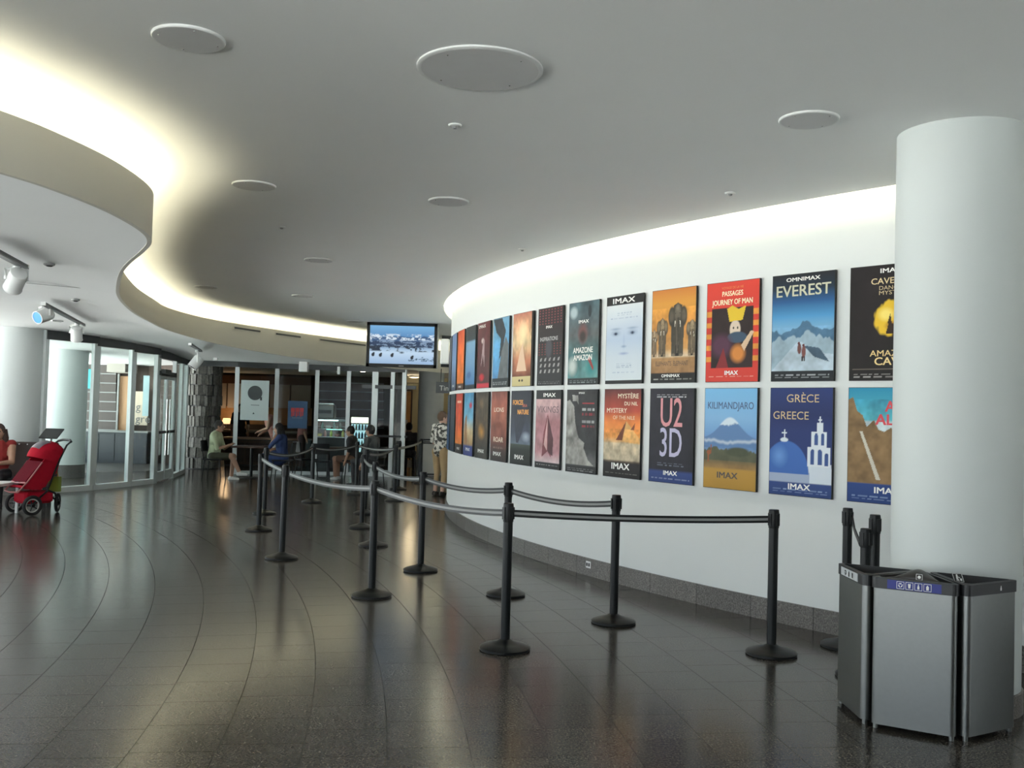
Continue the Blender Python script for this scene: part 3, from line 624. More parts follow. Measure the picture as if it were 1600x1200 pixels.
    if legs == 'short':
        for i in (0, 1):
            mid = np.array(kn[i]); idx[(idx == 1) & (np.linalg.norm(cen-mid, axis=1) < .085)] = 3
    if legs == 'capri':
        idx[(idx == 3) & (cen[:, 2] < .52) & (cen[:, 2] > .30)] = 1
    lp = np.array(hp((.085, 0, -.072))); idx[np.linalg.norm((cen-lp)/np.array([.024, .03, .012]), axis=1) < 1] = 5
    me.polygons.foreach_set('material_index', idx.astype(np.int32)); me.polygons.foreach_set('use_smooth', [True]*nP); me.update()
    e = MB()
    for q in (1, -1): e.ell(tuple(hp((.083, q*.032, .012))*s), (.011*s,)*3, 8, 6)
    e.build('eyes', mat('dark_eye', (.01, .008, .007), .3), t, 'all')
    hm = MB(); hc = mat('hair_%s' % label, hair[0], .7, var=.3, scale=60)
    hm.ell(hp((-.018, 0, .024)), (.104, .090, .118), 18, 12, Hm)
    if hair[1] == 'long':
        for q in (1, -1): hm.tube([hp((-.03, q*.06, .04)), hp((-.045, q*.085, -.10)), hp((-.03, q*.095, -.26))], [.055, .055, .03], 10)
        hm.tube([hp((-.06, 0, .02)), hp((-.09, 0, -.12)), hp((-.09, 0, -.28))], [.08, .075, .04], 12)
    if hair[1] == 'bald': hm = MB(); [hm.ell(hp((-.03, q*.055, -.012)), (.068, .034, .062), 12, 8, Hm) for q in (1, -1)]; hm.ell(hp((-.07, 0, -.02)), (.038, .07, .065), 12, 8, Hm)
    hm.v = [tuple(V(p)*s) for p in hm.v]; hm.build('hair', hc, t, 'all')
    return t
SHW = mat('white_shoe', (.72, .72, .70), .5)
# cafe guests in front of the glass
p = G(334, 749); gx, gy = p.x, p.y
chair((gx, gy, 0), 0, 'dark cafe chair under the guest in a pale green shirt')
person((gx-.02, gy, -.02), 0, 'sit', ((.42, .47, .30), (.035, .036, .02), SHW), 'person in loose pale green shirt and dark shorts seated on a cafe chair', 1.70, ((.018, .012, .01), 'short'), arms=[((.16, .24, .72), (.34, .10, .80)), ((.14, -.24, .72), (.30, -.08, .78))], lean=.10, legs='short', legx=([(.42, .10, .54), (.44, -.11, .56)], [(.38, .10, .08), (.62, -.10, .20)]))
p = G(392, 747); table((p.x, p.y, 0), 'dark cafe table between the green shirt guest and the blue dress guest')
p = G(437, 750); chair((p.x+.05, p.y, 0), math.pi, 'dark cafe chair under the guest in a blue dress')
person((p.x+.05, p.y, -.02), math.pi, 'sit', ((.02, .04, .13), (.02, .04, .13), (.05, .03, .03)), 'person with long dark hair in a blue dress resting chin on hand', 1.66, ((.008, .006, .006), 'long'), arms=[((.26, .20, .80), (.16, .10, 1.06)), ((.20, -.24, .74), (.34, -.06, .70))], lean=.12, legs='short', dress=True)
p = G(478, 748); chair((p.x, p.y, 0), .6, 'empty dark cafe chair under the blue poster'); p = G(512, 747); table((p.x, p.y, 0), 'dark cafe table below the lit display case')
p = G(500, 752); chair((p.x, p.y, 0), 1.7, 'empty dark cafe chair drawn up to the table below the display case')
p = G(550, 750); chair((p.x, p.y, 0), math.pi, 'dark cafe chair under the guest with rust-lit face')
person((p.x, p.y, -.02), math.pi*.95, 'sit', ((.022, .02, .022), (.16, .09, .06), SHW), 'person in dark top seated before the lit cooler', 1.62, ((.012, .008, .008), 'short'), legs='short', lean=.06)
p = G(580, 760); chair((p.x, p.y, 0), math.pi*.9, 'dark cafe chair under the guest in a grey shirt beside the cafe door')
person((p.x, p.y, -.02), math.pi*.85, 'sit', ((.055, .062, .065), (.03, .03, .035), (.03, .03, .03)), 'person in grey shirt seated with back turned near the cafe door', 1.70, ((.006, .006, .007), 'short'), lean=.04)
# behind the glass
p = AY(432, 660, 25.2); person((p.x, 25.2, 0), math.pi*1.05, 'stand', ((.46, .20, .16), (.30, .13, .10), (.1, .06, .05)), 'person in salmon top standing behind the cafe glass', 1.66, ((.10, .05, .03), 'short'), arms=[((.20, .26, 1.14), (.40, .18, 1.06)), ((.18, -.26, 1.14), (.38, -.16, 1.0))], lean=.45, dress='bare')
p = AY(375, 660, 29.6); person((p.x, 29.6, 0), -math.pi*.4, 'stand', ((.02, .01, .012), (.018, .012, .012), (.02, .02, .02)), 'person in black working behind the cafe counter', 1.70, ((.04, .01, .012), 'short'))
p = AY(472, 670, 26.0); person((p.x, 26.0, 0), math.pi*.1, 'stand', ((.30, .12, .10), (.05, .03, .03), (.03, .03, .03)), 'person in brick red top standing behind the blue poster', 1.60, ((.02, .012, .012), 'short'))
p = AY(486, 660, 27.0)
# at the corridor
p = G(637, 739); chair((p.x, p.y, 0), math.pi*.5, 'dark cafe chair beside the grey round column')
person((p.x, p.y, -.02), math.pi*.5, 'sit', ((.075, .07, .075), (.02, .02, .025), (.02, .02, .02)), 'person in grey seen from behind, seated by the grey column', 1.72, ((.008, .008, .009), 'short'))
# standing visitor
mp = bpy.data.materials.new('white_floral_shirt'); mp.use_nodes = True; nt = mp.node_tree; N = nt.nodes.new; L = nt.links.new
gg = N('ShaderNodeNewGeometry'); vo = N('ShaderNodeTexNoise'); vo.inputs['Scale'].default_value = 16; vo.inputs['Detail'].default_value = 3; L(gg.outputs['Position'], vo.inputs['Vector'])
cr = N('ShaderNodeValToRGB'); cr.color_ramp.elements[0].position = .47; cr.color_ramp.elements[0].color = (.06, .06, .055, 1); cr.color_ramp.elements[1].position = .52; cr.color_ramp.elements[1].color = (.62, .60, .55, 1)
L(vo.outputs['Fac'], cr.inputs[0]); L(cr.outputs[0], nt.nodes['Principled BSDF'].inputs['Base Color']); nt.nodes['Principled BSDF'].inputs['Roughness'].default_value = .85
p = G(686, 775); person((p.x, p.y, 0), R_(52), 'stand', ((.5, .5, .5), (.40, .28, .15), (.03, .028, .025), mp), 'person in a white patterned shirt and khaki cropped trousers standing near the queue', 1.64, ((.10, .06, .04), 'short'), arms=[((.04, .27, 1.12), (.22, .24, .98)), ((.02, -.27, 1.10), (.10, -.27, .84))], legs='capri', skin=SKIN2, head_yaw=-.5)
# seated visitor by the stroller
p = AY(6, 705, 15.2); person((p.x-.06, 15.2, -.02), R_(-75), 'sit', ((.26, .018, .016), (.02, .02, .022), (.03, .03, .03)), 'person with long brown hair in a red top seated beside the stroller', 1.64, ((.05, .025, .018), 'long'), arms=[((.18, .22, .74), (.36, .02, .72)), ((.18, -.22, .74), (.36, -.04, .76))], lean=.10, dress='bare')
bx, by = p.x-.06, 15.2
bn = empty('visitor_bench', (bx, by+.08, 0), R_(15), 'dark studded bench behind the seated person in red', 'bench')
MB().bbox((0, .02, .36), (1.5, .5, .14), .02).build('seat', M_DGREY, bn); MB().bbox((0, .31, .62), (1.5, .10, .72), .02).build('backrest', mat('brown_hide', (.05, .035, .03), .5), bn)
for sx in (-.66, .66):
    for sy in (-.18, .2): MB().box((sx, sy, .145), (.06, .06, .29)).build('leg', M_BLACKM, bn)
for k in range(12): MB().ell((-.66+k*.12, .258, .94), (.012, .006, .012), 8, 5).build('stud', M_STEELP, bn, 'all')
# white table at the frame edge
p = G(11, 806); wt = empty('white_table', (p.x-.41, p.y+.10, 0), 0, 'white framed low table beside the stroller wheel', 'table')
zt = .46; MB().box((0, 0, zt-.02), (.74, .6, .04)).build('top', M_WHITE, wt)
for sx in (-.35, .35):
    for sy in (-.28, .28): MB().box((sx, sy, (zt-.04)/2), (.035, .035, zt-.04)).build('leg', M_WHITE, wt)

# ------------------------------------------------------------------ red stroller (faces left, -x)
p = G(62, 802); sr = empty('stroller', (p.x, p.y, 0), R_(232), 'red three-wheeled stroller with hood and mesh front beside the glass wall', 'stroller')
RED = mat('red_fabric', (.33, .008, .020), .85, var=.12, scale=20, spec=.08); DRED = mat('dark_red_mesh', (.09, .006, .012), .9, var=.2, scale=60, spec=.05); FR = mat('dusty_pink_frame', (.36, .12, .12), .5)
def wheel(x, y, r, rz=0):
    wt_ = empty('wheel', (x, y, r), rz); wt_.parent = sr
    MB().torus((0, 0, 0), r-.025, .025, 'Y').build('tyre', M_RUB, wt_, 'all'); MB().torus((0, 0, 0), r-.052, .011, 'Y').build('rim', mat('pale_rim', (.42, .40, .38), .5), wt_, 'all')
    MB().lathe([(.025, -.035), (.025, .035)], 12).xf(Matrix.Rotation(math.pi/2, 4, 'X')).build('hub', M_BLACK, wt_, True)
    for k in range(5): a = 2*math.pi*k/5; MB().tube([(0, 0, 0), ((r-.055)*math.cos(a), 0, (r-.055)*math.sin(a))], .008, 6).build('spoke', M_BLACK, wt_)
wheel(.24, .26, .145); wheel(-.26, 0, .14, .9); wheel(.24, -.26, .145)
for q in (1, -1):
    MB().tube([(.24, q*.24, .15), (.02, q*.23, .34), (-.16, q*.21, .80), (-.26, q*.20, 1.0), (-.33, q*.18, 1.05)], .014, 8).build('side_frame', M_BLACKM, sr, True)
    MB().tube([(.42, q*.20, .34), (.30, q*.21, .48), (.10, q*.22, .76)], .012, 8).build('front_bar', FR, sr, True)
    MB().tube([(-.26, 0, .15), (-.15, q*.12, .3), (.02, q*.22, .36)], .013, 8).build('fork', M_BLACKM, sr, True)
MB().tube([(-.33, -.19, 1.05), (-.36, -.1, 1.07), (-.36, .1, 1.07), (-.33, .19, 1.05)], .018, 8).build('handle', M_BLACK, sr, True)
MB().tube([(.42, -.20, .34), (.45, 0, .33), (.42, .20, .34)], .012, 8).build('foot_bar', FR, sr, True); MB().tube([(.32, -.21, .47), (.36, 0, .46), (.32, .21, .47)], .012, 8).build('bumper_bar', FR, sr, True)
# seat tub
m = MB(); prof = [(.36, .40), (.20, .36), (.02, .40), (-.10, .66), (-.20, .92)]
for (x, z) in prof: m.v += [(x, -.19, z), (x, .19, z), (x, .19, z+.03), (x, -.19, z+.03)]
for i in range(len(prof)-1):
    for k in range(4): m.f.append((i*4+k, i*4+(k+1) % 4, i*4+4+(k+1) % 4, i*4+4+k)); m.mi.append(0)
m.f += [(0, 1, 2, 3), (19, 18, 17, 16)]; m.mi += [0, 0]; m.build('seat', RED, sr)
for q in (1, -1): MB().prism([(.34, .38), (.10, .36), (-.12, .60), (-.20, .92), (-.05, .94), (.10, .76), (.30, .50)], -.008, .008).xf(Matrix.Translation((0, q*.205, 0)) @ Matrix.Rotation(math.pi/2, 4, 'X')).build('side_panel', RED, sr)
# mesh front
m = MB(); m.add([(.33, -.20, .48), (.33, .20, .48), (.11, .21, .77), (.11, -.21, .77), (.322, -.20, .474), (.322, .20, .474), (.102, .21, .764), (.102, -.21, .764)], [(0, 1, 2, 3), (7, 6, 5, 4), (0, 4, 5, 1), (1, 5, 6, 2), (2, 6, 7, 3), (3, 7, 4, 0)]); m.build('mesh_front', DRED, sr)
# hood: quarter shell with window
m = MB(); na, nb = 10, 12
for sgn, rr in ((1, .0), (1, -.012)):
    for i in range(na+1):
        a = R_(15)+R_(125)*i/na
        for k in range(nb+1):
            b = math.pi*k/nb; R0 = .27+rr; m.v.append((-.07+R0*math.cos(a)*math.sin(b)**.5, -(.225+rr)*math.cos(b), .76+(R0+.03)*math.sin(a)*math.sin(b)**.5))
w_ = nb+1; q_ = (na+1)*w_
for i in range(na):
    for k in range(nb): m.f += [(i*w_+k, i*w_+k+1, (i+1)*w_+k+1, (i+1)*w_+k), (q_+i*w_+k, q_+(i+1)*w_+k, q_+(i+1)*w_+k+1, q_+i*w_+k+1)]; m.mi += [0, 0]
m.build('hood', RED, sr, True)
m = MB()
for i in range(5):
    a = R_(42)+R_(46)*i/4
    for k in range(5): b = math.pi*(.30+.4*k/4); m.v.append((-.07+.276*math.cos(a)*math.sin(b)**.5, -.228*math.cos(b), .762+.306*math.sin(a)*math.sin(b)**.5))
for i in range(4):
    for k in range(4): m.f.append((i*5+k, i*5+k+1, (i+1)*5+k+1, (i+1)*5+k)); m.mi.append(0)
m.build('hood_window', mat('smoky_vinyl', (.07, .05, .07), .35), sr, 'all')
MB().bbox((.10, 0, .245), (.42, .36, .17), .03).build('basket', RED, sr)
MB().tube([(-.18, -.2, .96), (-.10, -.22, 1.0), (.02, -.22, .94)], .02, 8).build('hood_pad', M_BLACK, sr, True)
ca, sa = math.cos(R_(232)), math.sin(R_(232)); pb = AY(84, 768, p.y+.16); lb = empty('shopping_bag', (pb.x, pb.y, pb.z), R_(10), 'lime green bag hung on the back of the stroller', 'bag')
MB().prism([(-.07, -.04), (.07, -.04), (.09, .04), (-.09, .04)], 0, .22).build('body', mat('lime_fabric', (.20, .25, .03), .8), lb); MB().tube([(-.05, 0, .22), (-.03, 0, .31), (.03, 0, .31), (.05, 0, .22)], .008, 6).build('handle', mat('orange_trim', (.5, .2, .03), .7), lb, True)

# info lectern by the glass
p = G(93, 771); ls_ = empty('sign_stand', (p.x+.02, p.y-.5, 0), R_(-8), 'slim grey sign stand with a tilted dark panel by the glass wall', 'sign stand')
MB().lathe([(.16, 0), (.16, .012), (.03, .02)], 20).build('base', M_STEEL, ls_, True); MB().tube([(0, 0, .015), (.03, 0, 1.02)], .018, 10).build('pole', M_STEEL, ls_, True)
MB().box((.03, 0, 1.08), (.34, .26, .02), 0, R_(38)).build('panel', M_DGREY, ls_)

# ------------------------------------------------------------------ queue stanchions with belts
SH = 1.02
def make_stanchion():
    t = empty('queue_stanchion', (0, 0, 0))
    MB().lathe([(.172, 0), (.178, .006), (.178, .020), (.165, .030), (.11, .046), (.055, .062), (.036, .075)], 36).build('base', M_BLACKM, t, True)
    MB().lathe([(.0335, .06), (.0335, SH-.10)], 24).build('pole', M_BLACKM, t, True)
    hd = MB().lathe([(.0355, SH-.13), (.037, SH-.125), (.037, SH-.02), (.0355, SH-.012), (.0355, SH-.004), (.032, SH)], 24).build('belt_head', M_BLACK, t, True)
    for k in range(4): a = k*math.pi/2; MB().box((.0385*math.cos(a), .0385*math.sin(a), SH-.07), (.008, .030, .085), a).build('clip', M_BLACK, hd)
    return t
proto = make_stanchion(); first = [True]
def stanchion(px, py, label, lean=(0, 0), loc=None, sc_=1.0):
    global proto
    o = proto if first[0] else copy_tree(proto); first[0] = False
    p = Vector(loc) if loc else G(px, py); o.location = (p.x, p.y, 0); o.rotation_euler = (lean[0], lean[1], rng.random()*.6); o.scale = (1, 1, sc_)
    tag(o, label, 'stanchion', 'queue stanchions'); return o
def belt(a, b, sag=.05, n=14):
    A, B = a.location.copy(), b.location.copy(); d = (B-A); d.z = 0; L = d.length; u = d/L; nn = Vector((-u.y, u.x, 0)); zc = SH-.068
    def strip(off, h0, h1, name, m, par):
        mm = MB()
        for i in range(n+1):
            t = .042/L+(1-.084/L)*i/n; c = A+d*t; z = zc-sag*4*t*(1-t)
            for s_ in (1, -1): mm.v += [tuple(c+nn*off*s_+Vector((0, 0, z+h0))), tuple(c+nn*off*s_+Vector((0, 0, z+h1)))]
        for i in range(n):
            q = i*4; r = q+4; mm.f += [(q, r, r+1, q+1), (q+2, q+3, r+3, r+2), (q+1, r+1, r+3, q+3), (q, q+2, r+2, r)]; mm.mi += [0]*4
        mm.f += [(0, 1, 3, 2), (n*4, n*4+2, n*4+3, n*4+1)]; mm.mi += [0, 0]
        M = a.matrix_basis.inverted(); mm.xf(M); return mm.build(name, m, par)
    bl = strip(.0012, -.025, .025, 'belt', M_BLACK, a); strip(.0016, -.0085, .0085, 'belt_stripe', M_STRIPE, bl)
S = {}
S['front'] = stanchion(788.5, 1015, 'black belt stanchion joining two belts, in the front queue row facing the elephant poster')
S['right'] = stanchion(1205, 1022.5, 'black belt stanchion at the end of the front queue row, below the mountain posters')
S['mid'] = stanchion(958.4, 973, 'black belt stanchion at the end of the rear queue row, beside the wall socket')
S['s4'] = stanchion(790, 930, 'black belt stanchion in the middle of the rear queue row, close to the skirting')
S['s5'] = stanchion(580.5, 932, 'black belt stanchion at the bend where the long sagging belt starts')
S['s6'] = stanchion(657, 892, 'black belt stanchion of the rear queue row nearest the standing man')
S['s7'] = stanchion(440, 873, 'black stanchion with no belt, standing just inside the sagging belt', (0, R_(.6)))
S['s8'] = stanchion(404, 829, 'black belt stanchion where the long sagging belt ends')
S['s9'] = stanchion(413, 803, 'black belt stanchion right behind the end of the long sagging belt')
S['s10'] = stanchion(583, 853, 'black belt stanchion half hidden behind the bend of the front queue row')
S['s11'] = stanchion(565, 825, 'black belt stanchion at the far end of the short inner belt')
S['s12'] = stanchion(570, 803, 'black belt stanchion right behind the short inner belt')
S['s13'] = stanchion(487, 785, 'slim looking black belt stanchion standing alone before the cafe tables')
S['s14'] = stanchion(616, 783, 'black belt stanchion at the corner of the far queue row')
S['s15'] = stanchion(622, 765, 'black belt stanchion behind the corner of the far queue row')
S['s16'] = stanchion(556, 773, 'black belt stanchion in front of the guests before the lit cooler')
S['s17'] = stanchion(657, 756, 'black belt stanchion before the grey round column')
S['s18'] = stanchion(681, 754, 'black belt stanchion beside the standing man near the wall end')
p = G(1321, 1011); S['b1'] = stanchion(0, 0, 'black stanchion pushed behind the bins, nearest the curved wall', loc=(p.x, p.y, 0))
q = AY(1366, 900, 6.76); S['b2'] = stanchion(0, 0, 'black stanchion behind the bins, close beside the white column', loc=(q.x, 6.76, 0))
q = AY(1352, 900, 6.38); S['b3'] = stanchion(0, 0, 'shorter black stanchion crammed between bins and white column', loc=(q.x, 6.38, 0), sc_=.945)
for a, b, sg_ in (('right', 'front', .02), ('front', 's5', .05), ('s5', 's8', .10), ('mid', 's4', .05), ('s4', 's6', .05), ('s6', 's10', .05), ('s10', 's11', .03), ('s12', 's15', .10), ('s9', 's13', .09), ('s13', 's16', .06), ('s16', 's14', .05), ('s14', 's17', .03), ('s17', 's18', .02)):
    belt(S[a], S[b], sg_)
A = S['b1'].location; B = S['b3'].location; M = S['b1'].matrix_basis.inverted()
MB().tube([A+Vector((.03, -.01, .96)), A*.6+B*.4+Vector((0, 0, .90)), B+Vector((-.03, .02, .86))], .009, 6, flat=2.2).xf(M).build('loose_belt', M_BLACK, S['b1'])
# low black-framed screen before the grey column
a = G(652, 751); b = G(680, 751); t = empty('barrier_screen', ((a.x+b.x)/2, a.y+.45, 0), 0, 'black framed screen with a pale panel before the grey column', 'screen')
W_ = b.x-a.x
MB().box((0, 0, .50), (W_-.06, .015, .72)).build('panel', mat('pale_grey_panel', (.42, .42, .40), .6), t)
for s_ in (-1, 1): MB().box((s_*W_/2, 0, .48), (.05, .05, .96)).build('post', M_BLACKM, t); MB().box((s_*W_/2, 0, .01), (.06, .4, .02)).build('foot', M_BLACKM, t)
for z in (.13, .88, .96): MB().box((0, 0, z), (W_, .04, .035)).build('rail', M_BLACKM, t)
# ------------------------------------------------------------------ three steel bins in a half hexagon
HM = Vector((2.39, 5.60)); HS = .503
def hexv(deg, r=HS): return Vector((HM.x+r*math.cos(R_(deg)), HM.y+r*math.sin(R_(deg))))
def round_poly(pts, r, n=5, inset=0.0):
    out = []; k = len(pts); c = sum((Vector(p) for p in pts), Vector((0, 0)))/k
    for i in range(k):
        p = Vector(pts[i]); a = Vector(pts[i-1]); b = Vector(pts[(i+1) % k])
        p = p+(c-p).normalized()*inset
        u = (a-Vector(pts[i])).normalized(); v = (b-Vector(pts[i])).normalized(); ang = math.acos(max(-1, min(1, u.dot(v)))); d = r/math.tan(ang/2)
        t0 = p+u*d; t1 = p+v*d; cc = p+(u+v).normalized()*(r/math.sin(ang/2))
        a0 = math.atan2(t0.y-cc.y, t0.x-cc.x); a1 = math.atan2(t1.y-cc.y, t1.x-cc.x); da = (a1-a0+math.pi) % (2*math.pi)-math.pi
        out += [(cc.x+r*math.cos(a0+da*q/n), cc.y+r*math.sin(a0+da*q/n)) for q in range(n+1)]
    return out
M_LID = mat('black_lid', (.018, .018, .020), .45, var=.15); M_BLUE = mat('blue_label', (.012, .022, .22), .45); M_LAB = mat('silver_label', (.50, .52, .54), .5)
M_ICON = mat('white_icon', (.75, .76, .76), .6); M_ICK = mat('black_icon', (.02, .02, .02), .6)
def bin_(d0, d1, label):
    A, B = hexv(d0), hexv(d1); c = (A+B+HM)/3
    tri = [p+(c-p).normalized()*.018 for p in (HM, A, B)]; tri = [(p.x-c.x, p.y-c.y) for p in tri]
    t = empty('waste_bin', (c.x, c.y, 0), 0, label, 'waste bin', 'steel bins before the column')
    body = round_poly(tri, .03, 10, .004); MB().prism(body, .025, .735).build('body', M_STEEL, t, True)
    # bright rounded corner trims at the two outer corners
    for k in (1, 2):
        q = Vector(tri[k]); q = q+(-q).normalized()*.050
        MB().lathe([(.014, 0), (.014, .026)], 12, (q.x*.98, q.y*.98, 0)).build('foot', M_STEEL, t, True)
    MB().lathe([(.014, 0), (.014, .026)], 12, (tri[0][0]*.7, tri[0][1]*.7, 0)).build('foot', M_STEEL, t, True)
    # lid: rim wall with a sunk centre
    o_ = round_poly(tri, .03, 6, -.004); i_ = round_poly(tri, .02, 6, .045); n = len(o_); m = MB()
    m.v = [(x, y, z) for (P, z) in ((o_, .735), (o_, .792), (i_, .795), (i_, .752)) for (x, y) in P]
    for r in range(3):
        for k in range(n): j = (k+1) % n; m.f.append((r*n+k, r*n+j, (r+1)*n+j, (r+1)*n+k)); m.mi.append(0)
    m.f += [tuple(range(n-1, -1, -1)), tuple(3*n+k for k in range(n))]; m.mi += [0, 0]
    m.build('lid', M_LID, t)
    t.scale = (1, 1, 1.03)
    # frame of the outer face
    a2, b2 = Vector(tri[1]), Vector(tri[2]); mid = (a2+b2)/2; ang = math.atan2((b2-a2).y, (b2-a2).x)
    return t, mid, ang, (b2-a2).length
def icon_box(par, x, z, sz, y=-.002, frame=True, shape='cup', fm=M_ICON):
    if frame:
        for dx, dz, w_, h_ in ((0, sz/2, sz, .0022), (0, -sz/2, sz, .0022), (sz/2, 0, .0022, sz), (-sz/2, 0, .0022, sz)): MB().box((x+dx, y, z+dz), (w_, .0012, h_)).build('icon_frame', fm, par)
    if shape == 'recycle':
        for k in range(3):
            a = R_(90+120*k); c, s_ = math.cos(a), math.sin(a); r = sz*.22; MB().box((x+r*c, y, z+r*s_), (sz*.30, .0012, sz*.15), 0, 0, -(a+R_(90))).build('arrow', fm, par)
            a2 = a+R_(52); MB().lathe([(sz*.09, 0), (sz*.09, .0012)], 3).xf(Matrix.Translation((x+sz*.3*math.cos(a2), y, z+sz*.3*math.sin(a2))) @ Matrix.Rotation(math.pi/2, 4, 'X')).build('arrow_head', fm, par)
    elif shape == 'cup': MB().prism([(x-sz*.2, z+sz*.3), (x-sz*.13, z-sz*.32), (x+sz*.13, z-sz*.32), (x+sz*.2, z+sz*.3)], y-.0006, y+.0006).xf(Matrix(((1, 0, 0, 0), (0, 0, 1, 0), (0, 1, 0, 0), (0, 0, 0, 1)))).build('icon', fm, par)
    elif shape == 'bottle': MB().prism([(x-sz*.13, z-sz*.34), (x+sz*.13, z-sz*.34), (x+sz*.14, z+.02*sz), (x+sz*.06, z+sz*.18), (x+sz*.06, z+sz*.36), (x-sz*.06, z+sz*.36), (x-sz*.06, z+sz*.18), (x-sz*.14, z+.02*sz)], y-.0006, y+.0006).xf(Matrix(((1, 0, 0, 0), (0, 0, 1, 0), (0, 1, 0, 0), (0, 0, 0, 1)))).build('icon', fm, par)
    elif shape == 'jug': MB().prism([(x-sz*.17, z-sz*.34), (x+sz*.17, z-sz*.34), (x+sz*.19, z+.12*sz), (x, z+sz*.36), (x-sz*.19, z+.12*sz)], y-.0006, y+.0006).xf(Matrix(((1, 0, 0, 0), (0, 0, 1, 0), (0, 1, 0, 0), (0, 0, 0, 1)))).build('icon', fm, par)
    elif shape == 'disc': MB().lathe([(sz*.27, 0), (sz*.27, .0012)], 20).xf(Matrix.Translation((x, y, z)) @ Matrix.Rotation(math.pi/2, 4, 'X')).build('icon', fm, par)
    elif shape == 'litter':
        MB().lathe([(sz*.10, 0), (sz*.10, .0012)], 14).xf(Matrix.Translation((x-sz*.08, y, z+sz*.30)) @ Matrix.Rotation(math.pi/2, 4, 'X')).build('icon_head', fm, par)
        MB().box((x-sz*.12, y, z+.04*sz), (sz*.16, .0012, sz*.34), 0, 0, .2).box((x+sz*.06, y, z+.06*sz), (sz*.30, .0012, sz*.08), 0, 0, .5).box((x-sz*.18, y, z-sz*.25), (sz*.08, .0012, sz*.34), 0, 0, .12).box((x-sz*.04, y, z-sz*.25), (sz*.08, .0012, sz*.34), 0, 0, -.15).box((x+sz*.26, y, z-sz*.22), (sz*.2, .0012, sz*.26)).build('icon_body', fm, par)
def face_frame(t, mid, ang, name, z=.763):
    n = Vector((math.sin(ang), -math.cos(ang)));  n = n if n.dot(mid) > 0 else -n
    rz = math.atan2(n.x, -n.y); e = bpy.data.objects.new(name, None); COL.objects.link(e); e.empty_display_size = .05; e.parent = t; q = mid+n*.0048
    e.location = (q.x, q.y, z); e.rotation_euler = (0, 0, rz); return e
b1, mid, ang, ln = bin_(150, 210, 'steel bin with a silver three-icon label on its black rim'); f = face_frame(b1, mid, ang, 'label_plate')
MB().box((.0, 0, 0), (.27, .003, .044)).build('plate', M_LAB, f)
for k, (sh_, fm_) in enumerate((('recycle', M_ICON), ('jug', M_ICK), ('cup', M_ICON))): icon_box(f, -.055+k*.055, 0, .044, -.003, False, sh_, M_ICK)
b2, mid, ang, ln = bin_(210, 270, 'steel bin with a blue recycling label and raised black hood'); f = face_frame(b2, mid, ang, 'label_plate')
MB().box((0, 0, 0), (.27, .003, .046)).build('plate', M_BLUE, f)
for k, sh_ in enumerate(('recycle', 'cup', 'bottle', 'jug')): icon_box(f, -.068+k*.045, 0, .036, -.003, True, sh_)
# hood of the recycling bin: low vault with an opening toward the front
m = MB(); hx = .155; n = 16
d_in = Vector((math.cos(ang), math.sin(ang))); nn = -Vector((mid.x, mid.y)).normalized()
for j, (off, zz) in enumerate(((.035, 0), (.055, .026), (.15, .042), (.24, .03))):
    wd_ = hx*(1-.22*j)
    for i in range(n+1):
        u = -1+2*i/n; q = Vector(mid)+d_in*(u*wd_)+nn*off; m.v.append((q.x, q.y, .792+zz*max(0, 1-abs(u)**1.6)))
for j in range(3):
    for i in range(n): m.f.append((j*(n+1)+i, j*(n+1)+i+1, (j+1)*(n+1)+i+1, (j+1)*(n+1)+i)); m.mi.append(0)
hood = m.build('hood', mat('brown_black_hood', (.03, .026, .025), .4), b2, 'all'); md = hood.modifiers.new('solid', 'SOLIDIFY'); md.thickness = .012
f = face_frame(b2, mid, ang, 'hood_label', .812); f.location = Vector((mid.x, mid.y, .0))+Vector((nn.x*.040, nn.y*.040, .808)); icon_box(f, .02, 0, .030, -.004, True, 'disc')
b3, mid, ang, ln = bin_(270, 330, 'steel bin with a litter symbol on its black rim'); f = face_frame(b3, mid, ang, 'label_plate'); icon_box(f, .05, 0, .034, -.003, False, 'bottle')
f2 = bpy.data.objects.new('top_label', None); COL.objects.link(f2); f2.parent = b3; c_ = Vector((b3.location.x, b3.location.y)); q = hexv(270, HS*.74)-c_; f2.location = (q.x+.04, q.y+.035, .797); f2.rotation_euler = (R_(-40), 0, R_(2)); MB().box((0, .002, .014), (.056, .002, .056)).build('plate', M_ICK, f2); icon_box(f2, 0, .014, .05, -.001, True, 'litter')

